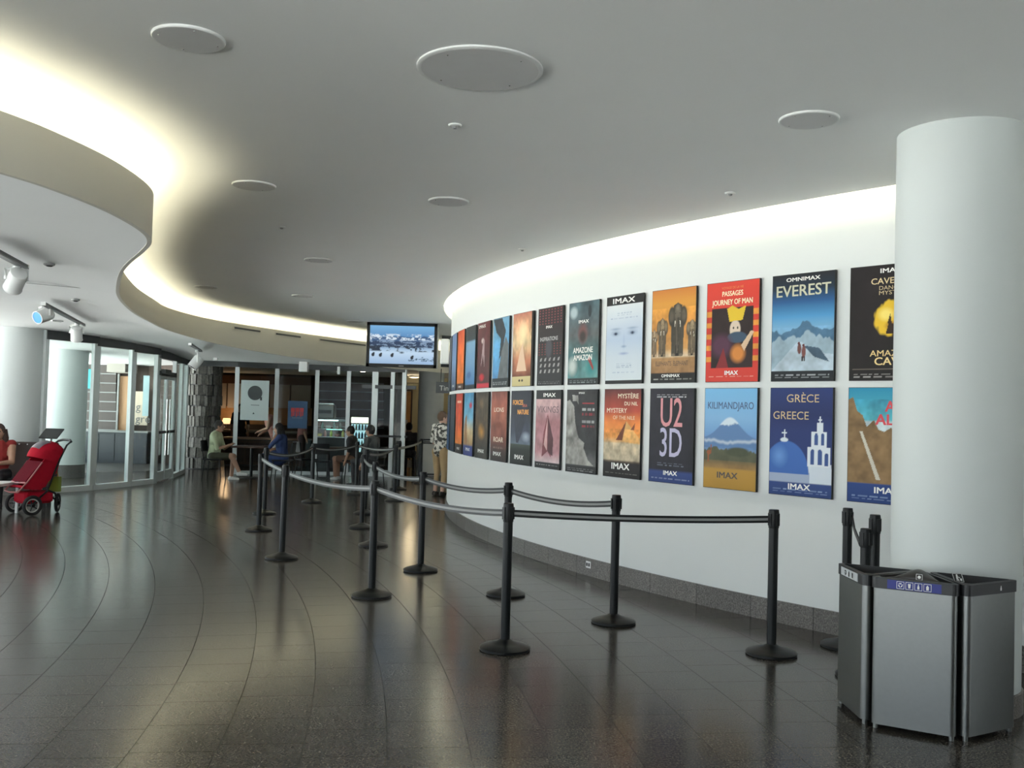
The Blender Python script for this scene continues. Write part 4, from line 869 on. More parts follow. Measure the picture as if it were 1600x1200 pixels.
# ------------------------------------------------------------------ posters
def hexc(r, g, b): return np.array(lin((r, g, b)))
def nz(u, v, s, seed=0):          # cheap smooth value noise
    r = np.random.RandomState(seed); tb = r.rand(64, 64); x = u*s; y = v*s; xi = np.floor(x).astype(int); yi = np.floor(y).astype(int); fx = x-xi; fy = y-yi; fx = fx*fx*(3-2*fx); fy = fy*fy*(3-2*fy)
    g = lambda a, b: tb[a % 64, b % 64]
    return (g(xi, yi)*(1-fx)+g(xi+1, yi)*fx)*(1-fy)+(g(xi, yi+1)*(1-fx)+g(xi+1, yi+1)*fx)*fy
def fbm(u, v, s, seed=0): return nz(u, v, s, seed)*.5+nz(u, v, s*2.1, seed+1)*.28+nz(u, v, s*4.3, seed+2)*.22
class Art:
    def __init__(s, nx, ny):
        s.nx, s.ny = nx, ny; s.u, s.v = np.meshgrid(np.linspace(0, 1, nx+1), np.linspace(0, 1, ny+1)); s.c = np.zeros(s.u.shape+(3,))
    def grad(s, stops):
        vs_ = [a for a, _ in stops]; cs = np.array([hexc(*c) for _, c in stops])
        for k in range(3): s.c[..., k] = np.interp(s.v, vs_, cs[:, k])
        return s
    def put(s, mask, col, a=1.0):
        m_ = np.clip(mask, 0, 1)[..., None]*a; s.c = s.c*(1-m_)+hexc(*col)*m_; return s
    def rect(s, u0, u1, v0, v1, col, a=1.0): return s.put(((s.u >= u0) & (s.u <= u1) & (s.v >= v0) & (s.v <= v1)).astype(float), col, a)
    def oval(s, cu, cv, ru, rv, col, soft=.15, a=1.0):
        d = np.sqrt(((s.u-cu)/ru)**2+((s.v-cv)/rv)**2); return s.put(np.clip((1-d)/soft, 0, 1), col, a)
    def poly(s, pts, col, a=1.0):
        ins = np.zeros(s.u.shape, bool); n = len(pts)
        for i in range(n):
            (x0, y0), (x1, y1) = pts[i], pts[(i+1) % n]
            if y0 == y1: continue
            c_ = ((y0 > s.v) != (y1 > s.v)) & (s.u < (x1-x0)*(s.v-y0)/(y1-y0)+x0); ins ^= c_
        return s.put(ins.astype(float), col, a)
    def mott(s, sc_, amt, seed=0, v0=0, v1=1):
        f_ = (fbm(s.u*.66, s.v, sc_, seed)-.5)*2*amt; k = ((s.v >= v0) & (s.v <= v1)); s.c = np.clip(s.c*(1+np.where(k, f_, 0)[..., None]), 0, 1); return s
    def bars(s, v, col, rows=1, seed=1, w=(.06, .94), h=.010, a=.8):     # fine print too small to read
        r = random.Random(seed)
        for k in range(rows):
            x = w[0]
            while x < w[1]:
                l_ = r.uniform(.04, .14); s.rect(x, min(x+l_, w[1]), v-k*.022, v-k*.022+h, col, a*r.uniform(.4, 1)); x += l_+r.uniform(.02, .05)
        return s
PW, PH, PT = .589, .878, .022
M_EDGE = mat('black_board_edge', (.012, .012, .013), .6)
TXT = {}
def tm_(c):
    if c not in TXT: TXT[c] = mat('ink_%d_%d_%d' % c, lin(c), .45, var=.02)
    return TXT[c]
def poster(col, row, label, art, texts):
    th = 220.71-col*2.6703+1.094; z0 = 1.974 if row == 0 else 1.045
    c = wp(th, WR+.010+PT/2, z0); t = empty('film_poster', c, R_(th+90), label, 'poster', 'posters on the curved wall')
    MB().box((0, 0, PH/2), (PW, PT, PH)).build('board', M_EDGE, t)
    nx, ny = art.nx, art.ny; w_, h_ = PW-.008, PH-.008; y = -PT/2-.0008
    vs_ = np.stack([(art.u-.5)*w_, np.full(art.u.shape, y), art.v*h_+.004], -1).reshape(-1, 3)
    idx = np.arange((nx+1)*(ny+1)).reshape(ny+1, nx+1); fs = np.stack([idx[:-1, :-1], idx[:-1, 1:], idx[1:, 1:], idx[1:, :-1]], -1).reshape(-1, 4)
    me = bpy.data.meshes.new('print'); me.from_pydata(vs_.tolist(), [], fs.tolist()); me.materials.append(M_PRINT)
    at = me.color_attributes.new('ink', 'FLOAT_COLOR', 'POINT'); at.data.foreach_set('color', np.concatenate([art.c.reshape(-1, 3), np.ones((vs_.shape[0], 1))], 1).ravel())
    o = bpy.data.objects.new('print', me); COL.objects.link(o); o.parent = t
    for tx in texts:
        s_, u, v, size, fitw, colr = tx[:6]; off = tx[6] if len(tx) > 6 else .0
        text(s_, ((u-.5)*w_, y-.0012, v*h_), size*h_, tm_(colr), t, off*size*h_, 1.0, 'lettering', fitw=fitw*w_ if fitw else None)
    return t
WHT = (235, 235, 230)
def A(q=1.45): return Art(int(72*q), int(108*q))
# ---- top row, from the column towards the wall end
a = A().grad([(0, (28, 24, 24)), (.1, (30, 24, 24)), (1, (34, 28, 30))]).mott(5, .3, 1)
a.put(np.clip((.155-np.sqrt(((a.u-.56)*.66)**2+((a.v-.53)*.95)**2)-(fbm(a.u, a.v, 7, 4)-.5)*.09)/.02, 0, 1), (232, 190, 50)); a.oval(.5, .57, .13, .07, (250, 225, 120), .6); a.oval(.62, .47, .16, .05, (170, 110, 40), .6)
a.poly([(.52, .49), (.56, .58), (.58, .50)], (60, 40, 20)).poly([(.50, .40), (.54, .50), (.60, .49), (.66, .40)], (50, 34, 22)).rect(.04, .96, .095, .099, (120, 110, 100)).bars(.045, (190, 185, 180), 2, 3)
poster(0, 0, 'black poster with a glowing yellow cave mouth, partly behind the column, upper row', a, [('IMAX', .56, .955, .055, .30, WHT, .03), ('CAVERNES', .60, .865, .075, .62, (216, 196, 150), .01), ('DANGER', .58, .805, .05, .36, (200, 180, 140)), ('MYSTERE', .60, .762, .05, .40, (200, 180, 140)), ('AMAZING', .60, .235, .075, .62, (226, 196, 130), .01), ('CAVES', .60, .165, .095, .50, (236, 206, 140), .02)])
a = A().grad([(0, (26, 30, 36)), (.09, (30, 34, 40)), (.095, (190, 205, 214)), (.30, (130, 160, 182)), (.5, (120, 170, 205)), (.6, (80, 150, 200)), (.74, (40, 90, 140)), (.86, (30, 48, 66)), (1, (34, 36, 40))])
a.put(np.clip((.47+.10*np.exp(-((a.u-.55)/.13)**2)+.05*(fbm(a.u, a.v*0, 6, 8)-.5)*2-a.v)/.008, 0, 1)*(a.v > .095), (74, 110, 138)); a.put(np.clip((.40+.07*np.exp(-((a.u-.62)/.10)**2)+.06*(fbm(a.u, a.v*0, 8, 9)-.5)*2-a.v)/.01, 0, 1)*(a.v > .095), (150, 172, 186))
a.poly([(.0, .095), (.42, .36), (.50, .36), (.72, .26), (1, .24), (1, .095)], (176, 192, 204)).poly([(.52, .33), (.78, .30), (.94, .17), (.70, .22)], (70, 92, 110)); a.mott(9, .35, 5, .095, .5)
a.oval(.46, .30, .035, .055, (110, 70, 66)).oval(.53, .27, .035, .065, (120, 74, 70)).oval(.45, .35, .02, .016, (90, 40, 40)).oval(.525, .33, .02, .016, (90, 40, 40)).rect(.50, .52, .185, .23, (50, 44, 50)).rect(.535, .555, .185, .23, (50, 44, 50)).bars(.05, (190, 195, 200), 2, 4)
poster(1, 0, 'blue poster titled EVEREST with two climbers on a snow ridge, upper row', a, [('OMNIMAX', .50, .955, .05, .55, WHT, .03), ('EVEREST', .5, .845, .15, .88, (196, 196, 170), .015)])
a = A().grad([(0, (206, 60, 50)), (1, (216, 66, 52))])
for k in range(5): a.rect(0, 1, .20+k*.115, .20+k*.115+.055, (226, 150, 60))
a.rect(.10, .90, .135, .74, (44, 30, 30)); a.mott(6, .35, 9, .135, .74)
a.oval(.56, .52, .11, .10, (216, 196, 176)).poly([(.45, .60), (.40, .73), (.50, .76), (.62, .72), (.76, .75), (.70, .61)], (222, 186, 50)).oval(.60, .44, .2, .06, (60, 80, 100)).oval(.30, .36, .26, .15, (84, 48, 70), .5).oval(.62, .28, .17, .11, (206, 130, 60), .5).poly([(.68, .36), (.86, .50), (.92, .49), (.74, .30)], (210, 180, 150)).poly([(.2, .14), (.34, .34), (.44, .14)], (130, 40, 44)).oval(.53, .535, .016, .012, (30, 24, 24)).oval(.61, .535, .016, .012, (30, 24, 24)).bars(.045, (230, 190, 170), 1, 5)
poster(2, 0, 'red poster titled JOURNEY OF MAN with a figure in a yellow hat, upper row', a, [('PASSAGES', .5, .885, .07, .40, (240, 230, 190), .02), ('JOURNEY OF MAN', .5, .80, .075, .78, (240, 230, 190), .02), ('VOYAGE DE LA VIE', .5, .945, .035, .42, (226, 130, 60)), ('IMAX', .5, .09, .06, .26, WHT, .03)])
a = A().grad([(0, (24, 24, 24)), (.10, (26, 26, 26)), (.105, (150, 112, 74)), (.26, (166, 126, 82)), (.28, (210, 190, 160)), (.36, (190, 140, 80)), (.6, (206, 140, 66)), (.85, (214, 150, 62)), (1, (196, 120, 54))])
def eleph(a, cu, hv, w_, cc, g=.28):
    k = lambda f_: tuple(int(min(255, x*f_)) for x in cc); H = hv-g
    a.poly([(cu-w_*.62, g), (cu-w_*.70, g+H*.55), (cu-w_*.45, hv-.03), (cu, hv), (cu+w_*.45, hv-.03), (cu+w_*.70, g+H*.55), (cu+w_*.62, g)], k(.80))
    a.rect(cu-w_*.16, cu+w_*.16, g, g+H*.20, k(.35))
    for q in (-1, 1):
        a.oval(cu+q*w_*.62, hv-H*.26, w_*.44, H*.21, k(.72), .2); a.oval(cu+q*w_*.66, hv-H*.24, w_*.32, H*.15, k(1.05), .5)
        a.oval(cu+q*w_*.40, g+.012, w_*.24, .02, k(1.25), .4)
    a.oval(cu, hv-H*.20, w_*.40, H*.19, k(1.18), .35); a.oval(cu, hv-H*.09, w_*.26, H*.08, k(1.32), .6)
    a.poly([(cu-w_*.22, hv-H*.28), (cu+w_*.22, hv-H*.28), (cu+w_*.13, g+H*.22), (cu+w_*.05, g+H*.05), (cu-w_*.08, g+H*.05), (cu-w_*.11, g+H*.22)], k(1.05))
    a.poly([(cu-w_*.05, hv-H*.28), (cu+w_*.20, hv-H*.28), (cu+w_*.11, g+H*.22), (cu+w_*.04, g+H*.05)], k(.75))
    for q in (-1, 1):
        a.oval(cu+q*w_*.24, hv-H*.20, w_*.045, .008, (24, 20, 18), .4); a.poly([(cu+q*w_*.20, hv-H*.34), (cu+q*w_*.30, hv-H*.34), (cu+q*w_*.34, hv-H*.50)], (232, 224, 206))
for (cu, hv, w_, cc) in ((.06, .58, .09, (140, 118, 92)), (.25, .70, .13, (118, 102, 80)), (.93, .66, .13, (122, 106, 84)), (.60, .85, .21, (88, 80, 68))): eleph(a, cu, hv, w_, cc)
a.mott(10, .4, 11, .1, .8).bars(.03, (170, 170, 165), 1, 6)
poster(3, 0, 'golden poster with a herd of grey elephants walking forward, upper row', a, [('ELEPHANTS  ELEPHANT', .48, .205, .07, .74, (60, 44, 34), .0), ('OMNIMAX', .46, .075, .045, .42, WHT, .03)])
a = A().grad([(0, (24, 26, 28)), (.035, (24, 26, 28)), (.036, (206, 214, 220)), (.3, (196, 206, 216)), (.5, (178, 194, 214)), (.62, (186, 198, 214)), (.86, (212, 218, 222)), (.90, (214, 220, 222)), (.901, (30, 30, 30)), (1, (30, 30, 30))])
for q in (.27, .73): a.oval(q, .575, .17, .045, (120, 138, 170), 1.0, .7).oval(q, .57, .075, .022, (90, 104, 130), .5).oval(q, .57, .028, .018, (40, 50, 70), .4).oval(q, .625, .19, .02, (140, 156, 184), .8, .8)
a.oval(.5, .48, .04, .13, (160, 176, 204), 1, .6).oval(.5, .42, .10, .02, (130, 148, 182), .8, .8).oval(.5, .34, .17, .022, (146, 160, 196), .8, .9).bars(.80, (130, 150, 176), 2, 7, (.3, .7)).bars(.74, (150, 165, 190), 1, 8, (.12, .86)).bars(.22, (130, 150, 176), 3, 9, (.3, .72)).bars(.12, (150, 165, 190), 1, 10, (.2, .8))
poster(4, 0, 'pale blue-white poster with faint eyes under a black IMAX band, upper row', a, [('IMAX', .47, .950, .085, .62, WHT, .03)])
a = A().grad([(0, (30, 34, 36)), (.07, (34, 40, 42)), (.08, (90, 140, 140)), (.35, (70, 110, 112)), (.6, (80, 84, 86)), (1, (72, 96, 104))]); a.mott(5, .8, 13, .08, 1)
a.oval(.16, .88, .16, .09, (170, 186, 190), .5).oval(.70, .88, .06, .08, (40, 50, 56)).oval(.48, .62, .2, .16, (120, 70, 66), .6, .8).oval(.48, .58, .14, .09, (60, 50, 50), .5).oval(.15, .22, .2, .14, (190, 200, 196), .7).oval(.78, .2, .22, .14, (50, 130, 130), .7).poly([(.66, .30), (.84, .16), (.86, .20), (.72, .34)], (150, 60, 56)).bars(.04, (150, 160, 160), 2, 11)
poster(5, 0, 'teal collage poster titled AMAZON with a dark painted face, upper row', a, [('IMAX', .5, .765, .055, .34, WHT, .03), ('AMAZONE', .5, .415, .095, .66, (232, 232, 226), .02), ('AMAZON', .5, .325, .095, .62, (232, 232, 226), .02)])
a = A().grad([(0, (34, 34, 38)), (.1, (40, 40, 44)), (1, (48, 36, 40))])
for r in range(6):
    for k in range(8): a.oval(.07+k*.123, .80+r*.035, .032, .010, (150, 70, 76), .6)
for r in range(5):
    for k in range(8):
        if k < 3 or k > 4: a.oval(.07+k*.123, .40+r*.033, .03, .010, (140, 56, 60), .6)
for r in range(3):
    for k in range(5): a.poly([(.10+k*.18, .16+r*.075), (.13+k*.18, .20+r*.075), (.20+k*.18, .205+r*.075), (.17+k*.18, .16+r*.075)], (150, 148, 146))
a.oval(.46, .48, .16, .16, (70, 70, 76), .4).bars(.04, (120, 120, 122), 2, 12)
poster(6, 0, 'charcoal poster with rows of small red and grey shapes, upper row', a, [('IMAX', .46, .755, .05, .26, WHT, .03), ('INSPIRATIONS', .46, .60, .075, .72, (196, 196, 196), .0)])
a = A().grad([(0, (196, 180, 130)), (.13, (206, 190, 140)), (.135, (110, 60, 40)), (.35, (190, 120, 90)), (.6, (226, 196, 150)), (.8, (220, 170, 130)), (1, (190, 120, 100))]); a.mott(5, .7, 15, .14, 1); a.oval(.5, .72, .26, .2, (244, 226, 180), .8, .9).poly([(.2, .2), (.36, .45), (.5, .58), (.6, .4), (.72, .2)], (224, 190, 160)).put((a.u > .93).astype(float), (40, 26, 22)).oval(.38, .075, .05, .018, (40, 34, 26)).oval(.52, .075, .05, .018, (40, 34, 26))
poster(7, 0, 'cream and pink flame-like poster with a small black bow, upper row', a, [])
a = A(.7).grad([(0, (30, 34, 40)), (.12, (34, 40, 46)), (.13, (80, 140, 190)), (.5, (90, 160, 206)), (1, (110, 160, 190))]); a.poly([(0, 1), (.55, 1), (.8, .8), (.6, .5), (.4, .38), (.5, .7), (.2, .8)], (44, 52, 60)).poly([(.35, .13), (.55, .5), (.8, .72), (1, .6), (1, .13)], (96, 102, 106)); a.mott(8, .4, 17, .13, 1).bars(.06, (170, 175, 178), 2, 13)
poster(8, 0, 'pale blue poster with dark icy cliffs, upper row', a, [])
a = A(.6).grad([(0, (190, 40, 60)), (.06, (196, 44, 64)), (.07, (70, 34, 40)), (.5, (84, 36, 44)), (1, (96, 40, 46))]); a.oval(.42, .72, .14, .05, (220, 200, 200), .5).poly([(.3, .3), (.44, .72), (.56, .72), (.6, .3), (.46, .5)], (176, 150, 156)).oval(.4, .16, .26, .07, (180, 30, 44), .5); a.mott(7, .4, 19, .07, 1)
poster(9, 0, 'dark wine-red poster with a pale dancing figure, upper row', a, [('IMAX', .36, .945, .07, .55, WHT, .03)])
a = A(.5).grad([(0, (26, 32, 40)), (.06, (30, 36, 44)), (.07, (70, 120, 170)), (.4, (110, 150, 186)), (.75, (120, 160, 190)), (.78, (40, 52, 62)), (1, (36, 44, 52))]); a.oval(.4, .22, .3, .07, (60, 100, 150), .5)
poster(10, 0, 'slate blue poster with a dark top band, upper row', a, [])
a = A(.5).grad([(0, (60, 40, 34)), (.1, (70, 46, 36)), (.11, (220, 120, 40)), (.5, (226, 110, 40)), (1, (196, 74, 40))]); a.mott(6, .4, 21, .1, 1)
poster(11, 0, 'blazing orange poster, upper row', a, [('IMAX', .5, .05, .05, .40, WHT, .03)])
a = A(.5).grad([(0, (60, 70, 90)), (.5, (120, 150, 190)), (1, (100, 120, 160))]); poster(12, 0, 'hazy lavender-blue poster, upper row', a, [('IMAX', .5, .08, .06, .45, WHT, .03)])
a = A(.4).grad([(0, (40, 46, 56)), (.5, (80, 84, 96)), (1, (70, 74, 84))]); poster(13, 0, 'dim grey-blue poster at the wall end, upper row', a, [])
# ---- bottom row
a = A().grad([(0, (40, 64, 120)), (.165, (44, 70, 128)), (.17, (150, 130, 100)), (.3, (196, 200, 200)), (.7, (206, 220, 224)), (.72, (90, 180, 196)), (1, (40, 140, 176))]); a.poly([(0, .17), (0, .90), (.06, .92), (.12, .80), (.2, .76), (.26, .66), (.36, .72), (.42, .64), (.5, .62), (.6, .66), (.66, .58), (.72, .44), (.82, .30), (.96, .17)], (136, 108, 74)); a.mott(9, .5, 23, .17, .9); a.poly([(.16, .62), (.2, .62), (.46, .20), (.40, .20)], (206, 200, 186)).bars(.05, (150, 170, 205), 2, 14)
poster(0, 1, 'poster of brown rock spires under a turquoise sky, partly behind the column, lower row', a, [('ALPS', .72, .84, .13, .42, (206, 44, 60), .03), ('ALPES', .66, .725, .13, .56, (206, 44, 60), .03), ('IMAX', .55, .115, .075, .36, WHT, .03)])
a = A().grad([(0, (44, 66, 120)), (.12, (48, 70, 126)), (.125, (196, 204, 216)), (.26, (186, 196, 212)), (.28, (42, 60, 112)), (.6, (38, 54, 108)), (.75, (34, 46, 94)), (1, (38, 56, 112))])
a.poly([(.62, .125), (.62, .30), (.72, .38), (1, .30), (1, .125)], (206, 214, 224)).poly([(0, .125), (0, .21), (.66, .22), (.66, .125)], (160, 172, 196))
a.put(np.clip((1-np.sqrt(((a.u-.27)/.38)**2+((a.v-.20)/.31)**2))/.03, 0, 1)*(a.v > .205), (62, 104, 176)).put(np.clip((1-np.sqrt(((a.u-.16)/.16)**2+((a.v-.36)/.12)**2))/.9, 0, 1)*(a.v > .21), (100, 146, 206)).oval(.24, .515, .07, .022, (214, 222, 230)).rect(.232, .25, .53, .61, (214, 222, 230)).rect(.20, .285, .575, .588, (214, 222, 230))
a.rect(.62, .98, .28, .46, (216, 222, 230)).rect(.68, .92, .46, .60, (216, 222, 230)).rect(.76, .86, .60, .68, (216, 222, 230)).rect(.805, .82, .68, .74, (216, 222, 230)).rect(.78, .845, .70, .712, (216, 222, 230))
for (x0, x1, y0, y1) in ((.67, .73, .30, .42), (.78, .85, .30, .42), (.89, .95, .29, .39), (.73, .78, .48, .57), (.83, .88, .48, .57)): a.rect(x0, x1, y0, y1, (60, 84, 140)); a.oval((x0+x1)/2, y1, (x1-x0)/2, .02, (60, 84, 140))
a.bars(.05, (150, 170, 205), 2, 15)
poster(1, 1, 'deep blue poster titled GREECE with a blue dome and white bell tower, lower row', a, [('GRÈCE', .53, .905, .105, .52, (196, 170, 130), .0), ('GREECE', .34, .745, .105, .58, (196, 170, 130), .0), ('IMAX', .49, .085, .075, .36, WHT, .03)])
a = A().grad([(0, (176, 134, 56)), (.19, (180, 138, 60)), (.21, (150, 116, 70)), (.28, (110, 96, 66)), (.36, (106, 130, 160)), (.5, (110, 150, 200)), (.7, (130, 176, 216)), (1, (120, 180, 222))])
a.put(np.clip((.50+.20*np.exp(-((a.u-.5)/.30)**2)-a.v)/.01, 0, 1)*(a.v > .40), (92, 126, 172)).put(np.clip((.52+.20*np.exp(-((a.u-.5)/.28)**2)-a.v)/.02, 0, 1)*np.clip((a.v-.635+(fbm(a.u, a.v, 12, 3)-.5)*.06)/.015, 0, 1), (214, 226, 236)).put(np.clip(1-np.abs(a.v-.47-(fbm(a.u, a.v*0, 5, 6)-.5)*.05)/.025, 0, 1), (206, 214, 222), .8)
a.put(np.clip((.40+.05*(fbm(a.u, a.v*0, 9, 7)-.5)*2-a.v)/.01, 0, 1)*(a.v > .28), (84, 86, 66)).oval(.66, .37, .26, .055, (70, 74, 56), .3).rect(.07, .10, .26, .36, (150, 84, 50)).oval(.10, .355, .05, .025, (150, 84, 50)).rect(.13, .145, .37, .43, (150, 84, 50)); a.mott(10, .25, 25, .2, .42)
poster(2, 1, 'sky-blue poster titled KILIMANDJARO with a snowy mountain over ochre plain, lower row', a, [('KILIMANDJARO', .5, .83, .10, .88, (44, 74, 120), .01), ('IMAX', .46, .135, .085, .40, (50, 36, 24), .03)])
a = A().grad([(0, (44, 64, 120)), (.11, (48, 68, 126)), (.14, (30, 30, 40)), (1, (34, 32, 42))]); a.mott(6, .5, 27, .14, 1).bars(.93, (200, 200, 205), 2, 16, (.16, .84)).bars(.20, (120, 124, 140), 2, 17, (.2, .8)).bars(.035, (150, 160, 190), 1, 18)
poster(3, 1, 'near-black poster with tall speckled numerals U2 3D, lower row', a, [('U2', .50, .735, .44, .50, (206, 130, 136), .005), ('3D', .50, .415, .44, .50, (176, 170, 200), .005), ('IMAX', .5, .105, .065, .32, WHT, .03)])
a = A().grad([(0, (28, 24, 24)), (.16, (30, 26, 24)), (.20, (120, 100, 80)), (.38, (196, 170, 130)), (.46, (226, 150, 70)), (.62, (226, 130, 60)), (.75, (176, 70, 50)), (1, (90, 40, 40))]); a.poly([(.34, .42), (.62, .64), (1, .44), (1, .38)], (226, 170, 100)).poly([(.34, .42), (.62, .64), (.52, .42)], (120, 64, 40)).poly([(.74, .54), (.86, .62), (.84, .54)], (130, 70, 44)).put(np.clip((.40-a.v)/.02, 0, 1)*np.clip((a.v-.18)/.02, 0, 1), (200, 186, 160), .7); a.mott(10, .6, 29, .16, .55).mott(5, .3, 31, .55, 1).bars(.04, (150, 145, 140), 1, 19)
poster(4, 1, 'orange sunset poster titled MYSTERY OF THE NILE with pyramids, lower row', a, [('MYSTÈRE', .66, .925, .075, .56, (236, 220, 190), .01), ('DU NIL', .74, .84, .06, .36, (236, 220, 190), .01), ('MYSTERY', .35, .76, .075, .56, (236, 220, 190), .01), ('OF THE NILE', .55, .68, .06, .60, (230, 206, 170), .0), ('IMAX', .48, .125, .10, .50, WHT, .03)])
a = A().grad([(0, (36, 36, 38)), (.08, (40, 40, 42)), (.09, (90, 90, 90)), (.3, (44, 44, 46)), (1, (34, 34, 36))]); a.poly([(0, .09), (0, .86), (.1, .88), (.25, .80), (.30, .6), (.42, .42), (.62, .36), (.60, .30), (.75, .16), (.95, .09)], (140, 138, 134)).poly([(.18, .94), (.38, .93), (.40, .82), (.34, .86), (.2, .86)], (150, 148, 144)); a.mott(8, .9, 33, .09, 1)
a.rect(.52, .92, .83, .84, (170, 50, 60)).bars(.745, (206, 206, 206), 1, 20, (.52, .93), .034).bars(.69, (160, 40, 56), 1, 21, (.52, .93), .030).bars(.60, (206, 206, 206), 1, 22, (.52, .93), .034).bars(.545, (160, 40, 56), 1, 23, (.52, .93), .030).bars(.04, (150, 150, 150), 2, 24)
poster(5, 1, 'black and white poster of a suited figure on grey dust, lower row', a, [('IMAX', .50, .965, .032, .20, WHT, .03)])
a = A().grad([(0, (34, 34, 36)), (.07, (36, 36, 38)), (.08, (196, 176, 180)), (.2, (176, 130, 136)), (.6, (160, 110, 116)), (.8, (196, 160, 162)), (.885, (196, 160, 162)), (.89, (32, 32, 34)), (1, (32, 32, 34))]); a.poly([(.28, .14), (.34, .46), (.5, .70), (.64, .46), (.66, .14), (.52, .22)], (120, 66, 72)).poly([(.36, .30), (.5, .68), (.5, .22)], (190, 150, 150)).poly([(.52, .22), (.52, .66), (.74, .38), (.72, .16)], (84, 50, 56)); a.mott(7, .45, 35, .08, .88).bars(.035, (150, 150, 150), 1, 25)
poster(6, 1, 'dusty rose poster titled VIKINGS with a ship prow, lower row', a, [('IMAX', .54, .942, .07, .50, WHT, .03), ('VIKINGS', .5, .755, .12, .88, (110, 84, 90), .01)])
a = A().grad([(0, (30, 32, 30)), (.2, (36, 40, 36)), (.27, (60, 70, 60)), (.28, (90, 100, 116)), (.45, (60, 66, 84)), (.7, (46, 48, 62)), (1, (40, 42, 54))]); a.poly([(.30, .29), (.2, .55), (.16, .66), (.8, .66), (.6, .45), (.40, .29)], (48, 50, 66)).oval(.78, .38, .25, .08, (170, 180, 196), 1, .7); a.mott(5, .4, 37, .28, .8)
poster(7, 1, 'dark tornado poster with orange block title FORCES OF NATURE, lower row', a, [('FORCES', .35, .845, .09, .52, (226, 150, 40), .04), ('DE LA', .70, .805, .05, .22, (210, 90, 50), .03), ('NATURE', .62, .715, .09, .56, (226, 150, 40), .04), ('IMAX', .46, .10, .085, .46, WHT, .03)])
a = A(.7).grad([(0, (40, 30, 28)), (.15, (60, 40, 36)), (.4, (130, 70, 56)), (.65, (150, 84, 66)), (.85, (150, 80, 66)), (1, (120, 62, 54))]); a.mott(6, .5, 39).oval(.5, .52, .3, .06, (120, 60, 44), .5).bars(.20, (140, 110, 100), 2, 26, (.2, .8))
poster(8, 1, 'terracotta poster titled LIONS ROAR, lower row', a, [('LIONS', .5, .74, .09, .62, (226, 206, 186), .01), ('ROAR', .5, .31, .10, .62, (226, 206, 186), .02), ('IMAX', .44, .105, .08, .50, WHT, .03)])
a = A(.6).grad([(0, (44, 40, 36)), (.15, (52, 46, 40)), (.5, (84, 66, 46)), (1, (64, 56, 48))]); a.oval(.5, .40, .32, .14, (170, 120, 50), .9).oval(.45, .82, .2, .1, (110, 84, 60), .8); a.mott(8, .6, 41)
poster(9, 1, 'dark brown poster with golden foliage, lower row', a, [('IMAX', .5, .11, .075, .50, WHT, .03)])
a = A(.5).grad([(0, (50, 60, 120)), (.16, (54, 66, 126)), (.17, (150, 120, 80)), (.4, (190, 170, 130)), (.6, (110, 170, 200)), (1, (60, 130, 170))]); a.poly([(.1, .17), (.15, .6), (.3, .66), (.4, .17)], (150, 110, 70)).oval(.7, .80, .2, .06, (190, 60, 80), .5).mott(8, .4, 43)
poster(10, 1, 'turquoise poster with tan rock towers and a blue foot band, lower row', a, [('IMAX', .5, .10, .07, .45, WHT, .03)])
a = A(.5).grad([(0, (40, 34, 36)), (.15, (46, 38, 38)), (.16, (210, 120, 40)), (.5, (206, 84, 40)), (1, (176, 50, 40))]); a.mott(6, .5, 45, .15, 1).rect(.2, .8, .84, .88, (226, 190, 170))
poster(11, 1, 'fiery red-orange poster with a black foot, lower row', a, [('IMAX', .5, .08, .06, .40, WHT, .03)])
a = A(.5).grad([(0, (30, 40, 60)), (.3, (40, 52, 66)), (1, (44, 50, 58))]); a.mott(6, .5, 47); poster(12, 1, 'dark navy poster, lower row', a, [])
a = A(.4).grad([(0, (40, 70, 110)), (1, (44, 54, 66))]); poster(13, 1, 'dim blue poster at the wall end, lower row', a, [])

# socket in the skirting
th = math.degrees(math.atan2(G(927, 884, .1).y-WC.y, G(927, 884, .1).x-WC.x)) % 360
c = wp(th, WR+.0235, .115); so = empty('wall_socket', c, R_(th+90), 'white double power socket let into the granite skirting', 'socket')
MB().bbox((0, 0, 0), (.085, .006, .07), .002).build('plate', M_WHITE, so)
for x in (-.019, .019): MB().box((x, -.004, 0), (.024, .003, .034)).build('outlet', M_ICK, so)
# wall loudspeaker at the bend of the wall
c = wp(184.3, WR+.10, 2.66); ws = empty('wall_speaker', c, R_(184.3+90), 'white box loudspeaker bracketed to the bend of the poster wall', 'loudspeaker')
MB().bbox((0, 0, 0), (.30, .14, .42), .015).build('cabinet', M_WHITE, ws); MB().box((0, -.072, 0), (.26, .006, .38)).build('grille', mat('pale_grille', (.60, .60, .56), .7), ws)
MB().box((0, .02, .24), (.08, .16, .06)).build('bracket', M_BLACKM, ws); MB().box((0, .02, -.235), (.08, .16, .05)).build('bracket', M_BLACKM, ws); MB().box((0, .088, 0), (.08, .022, .50)).build('back_plate', M_BLACKM, ws)

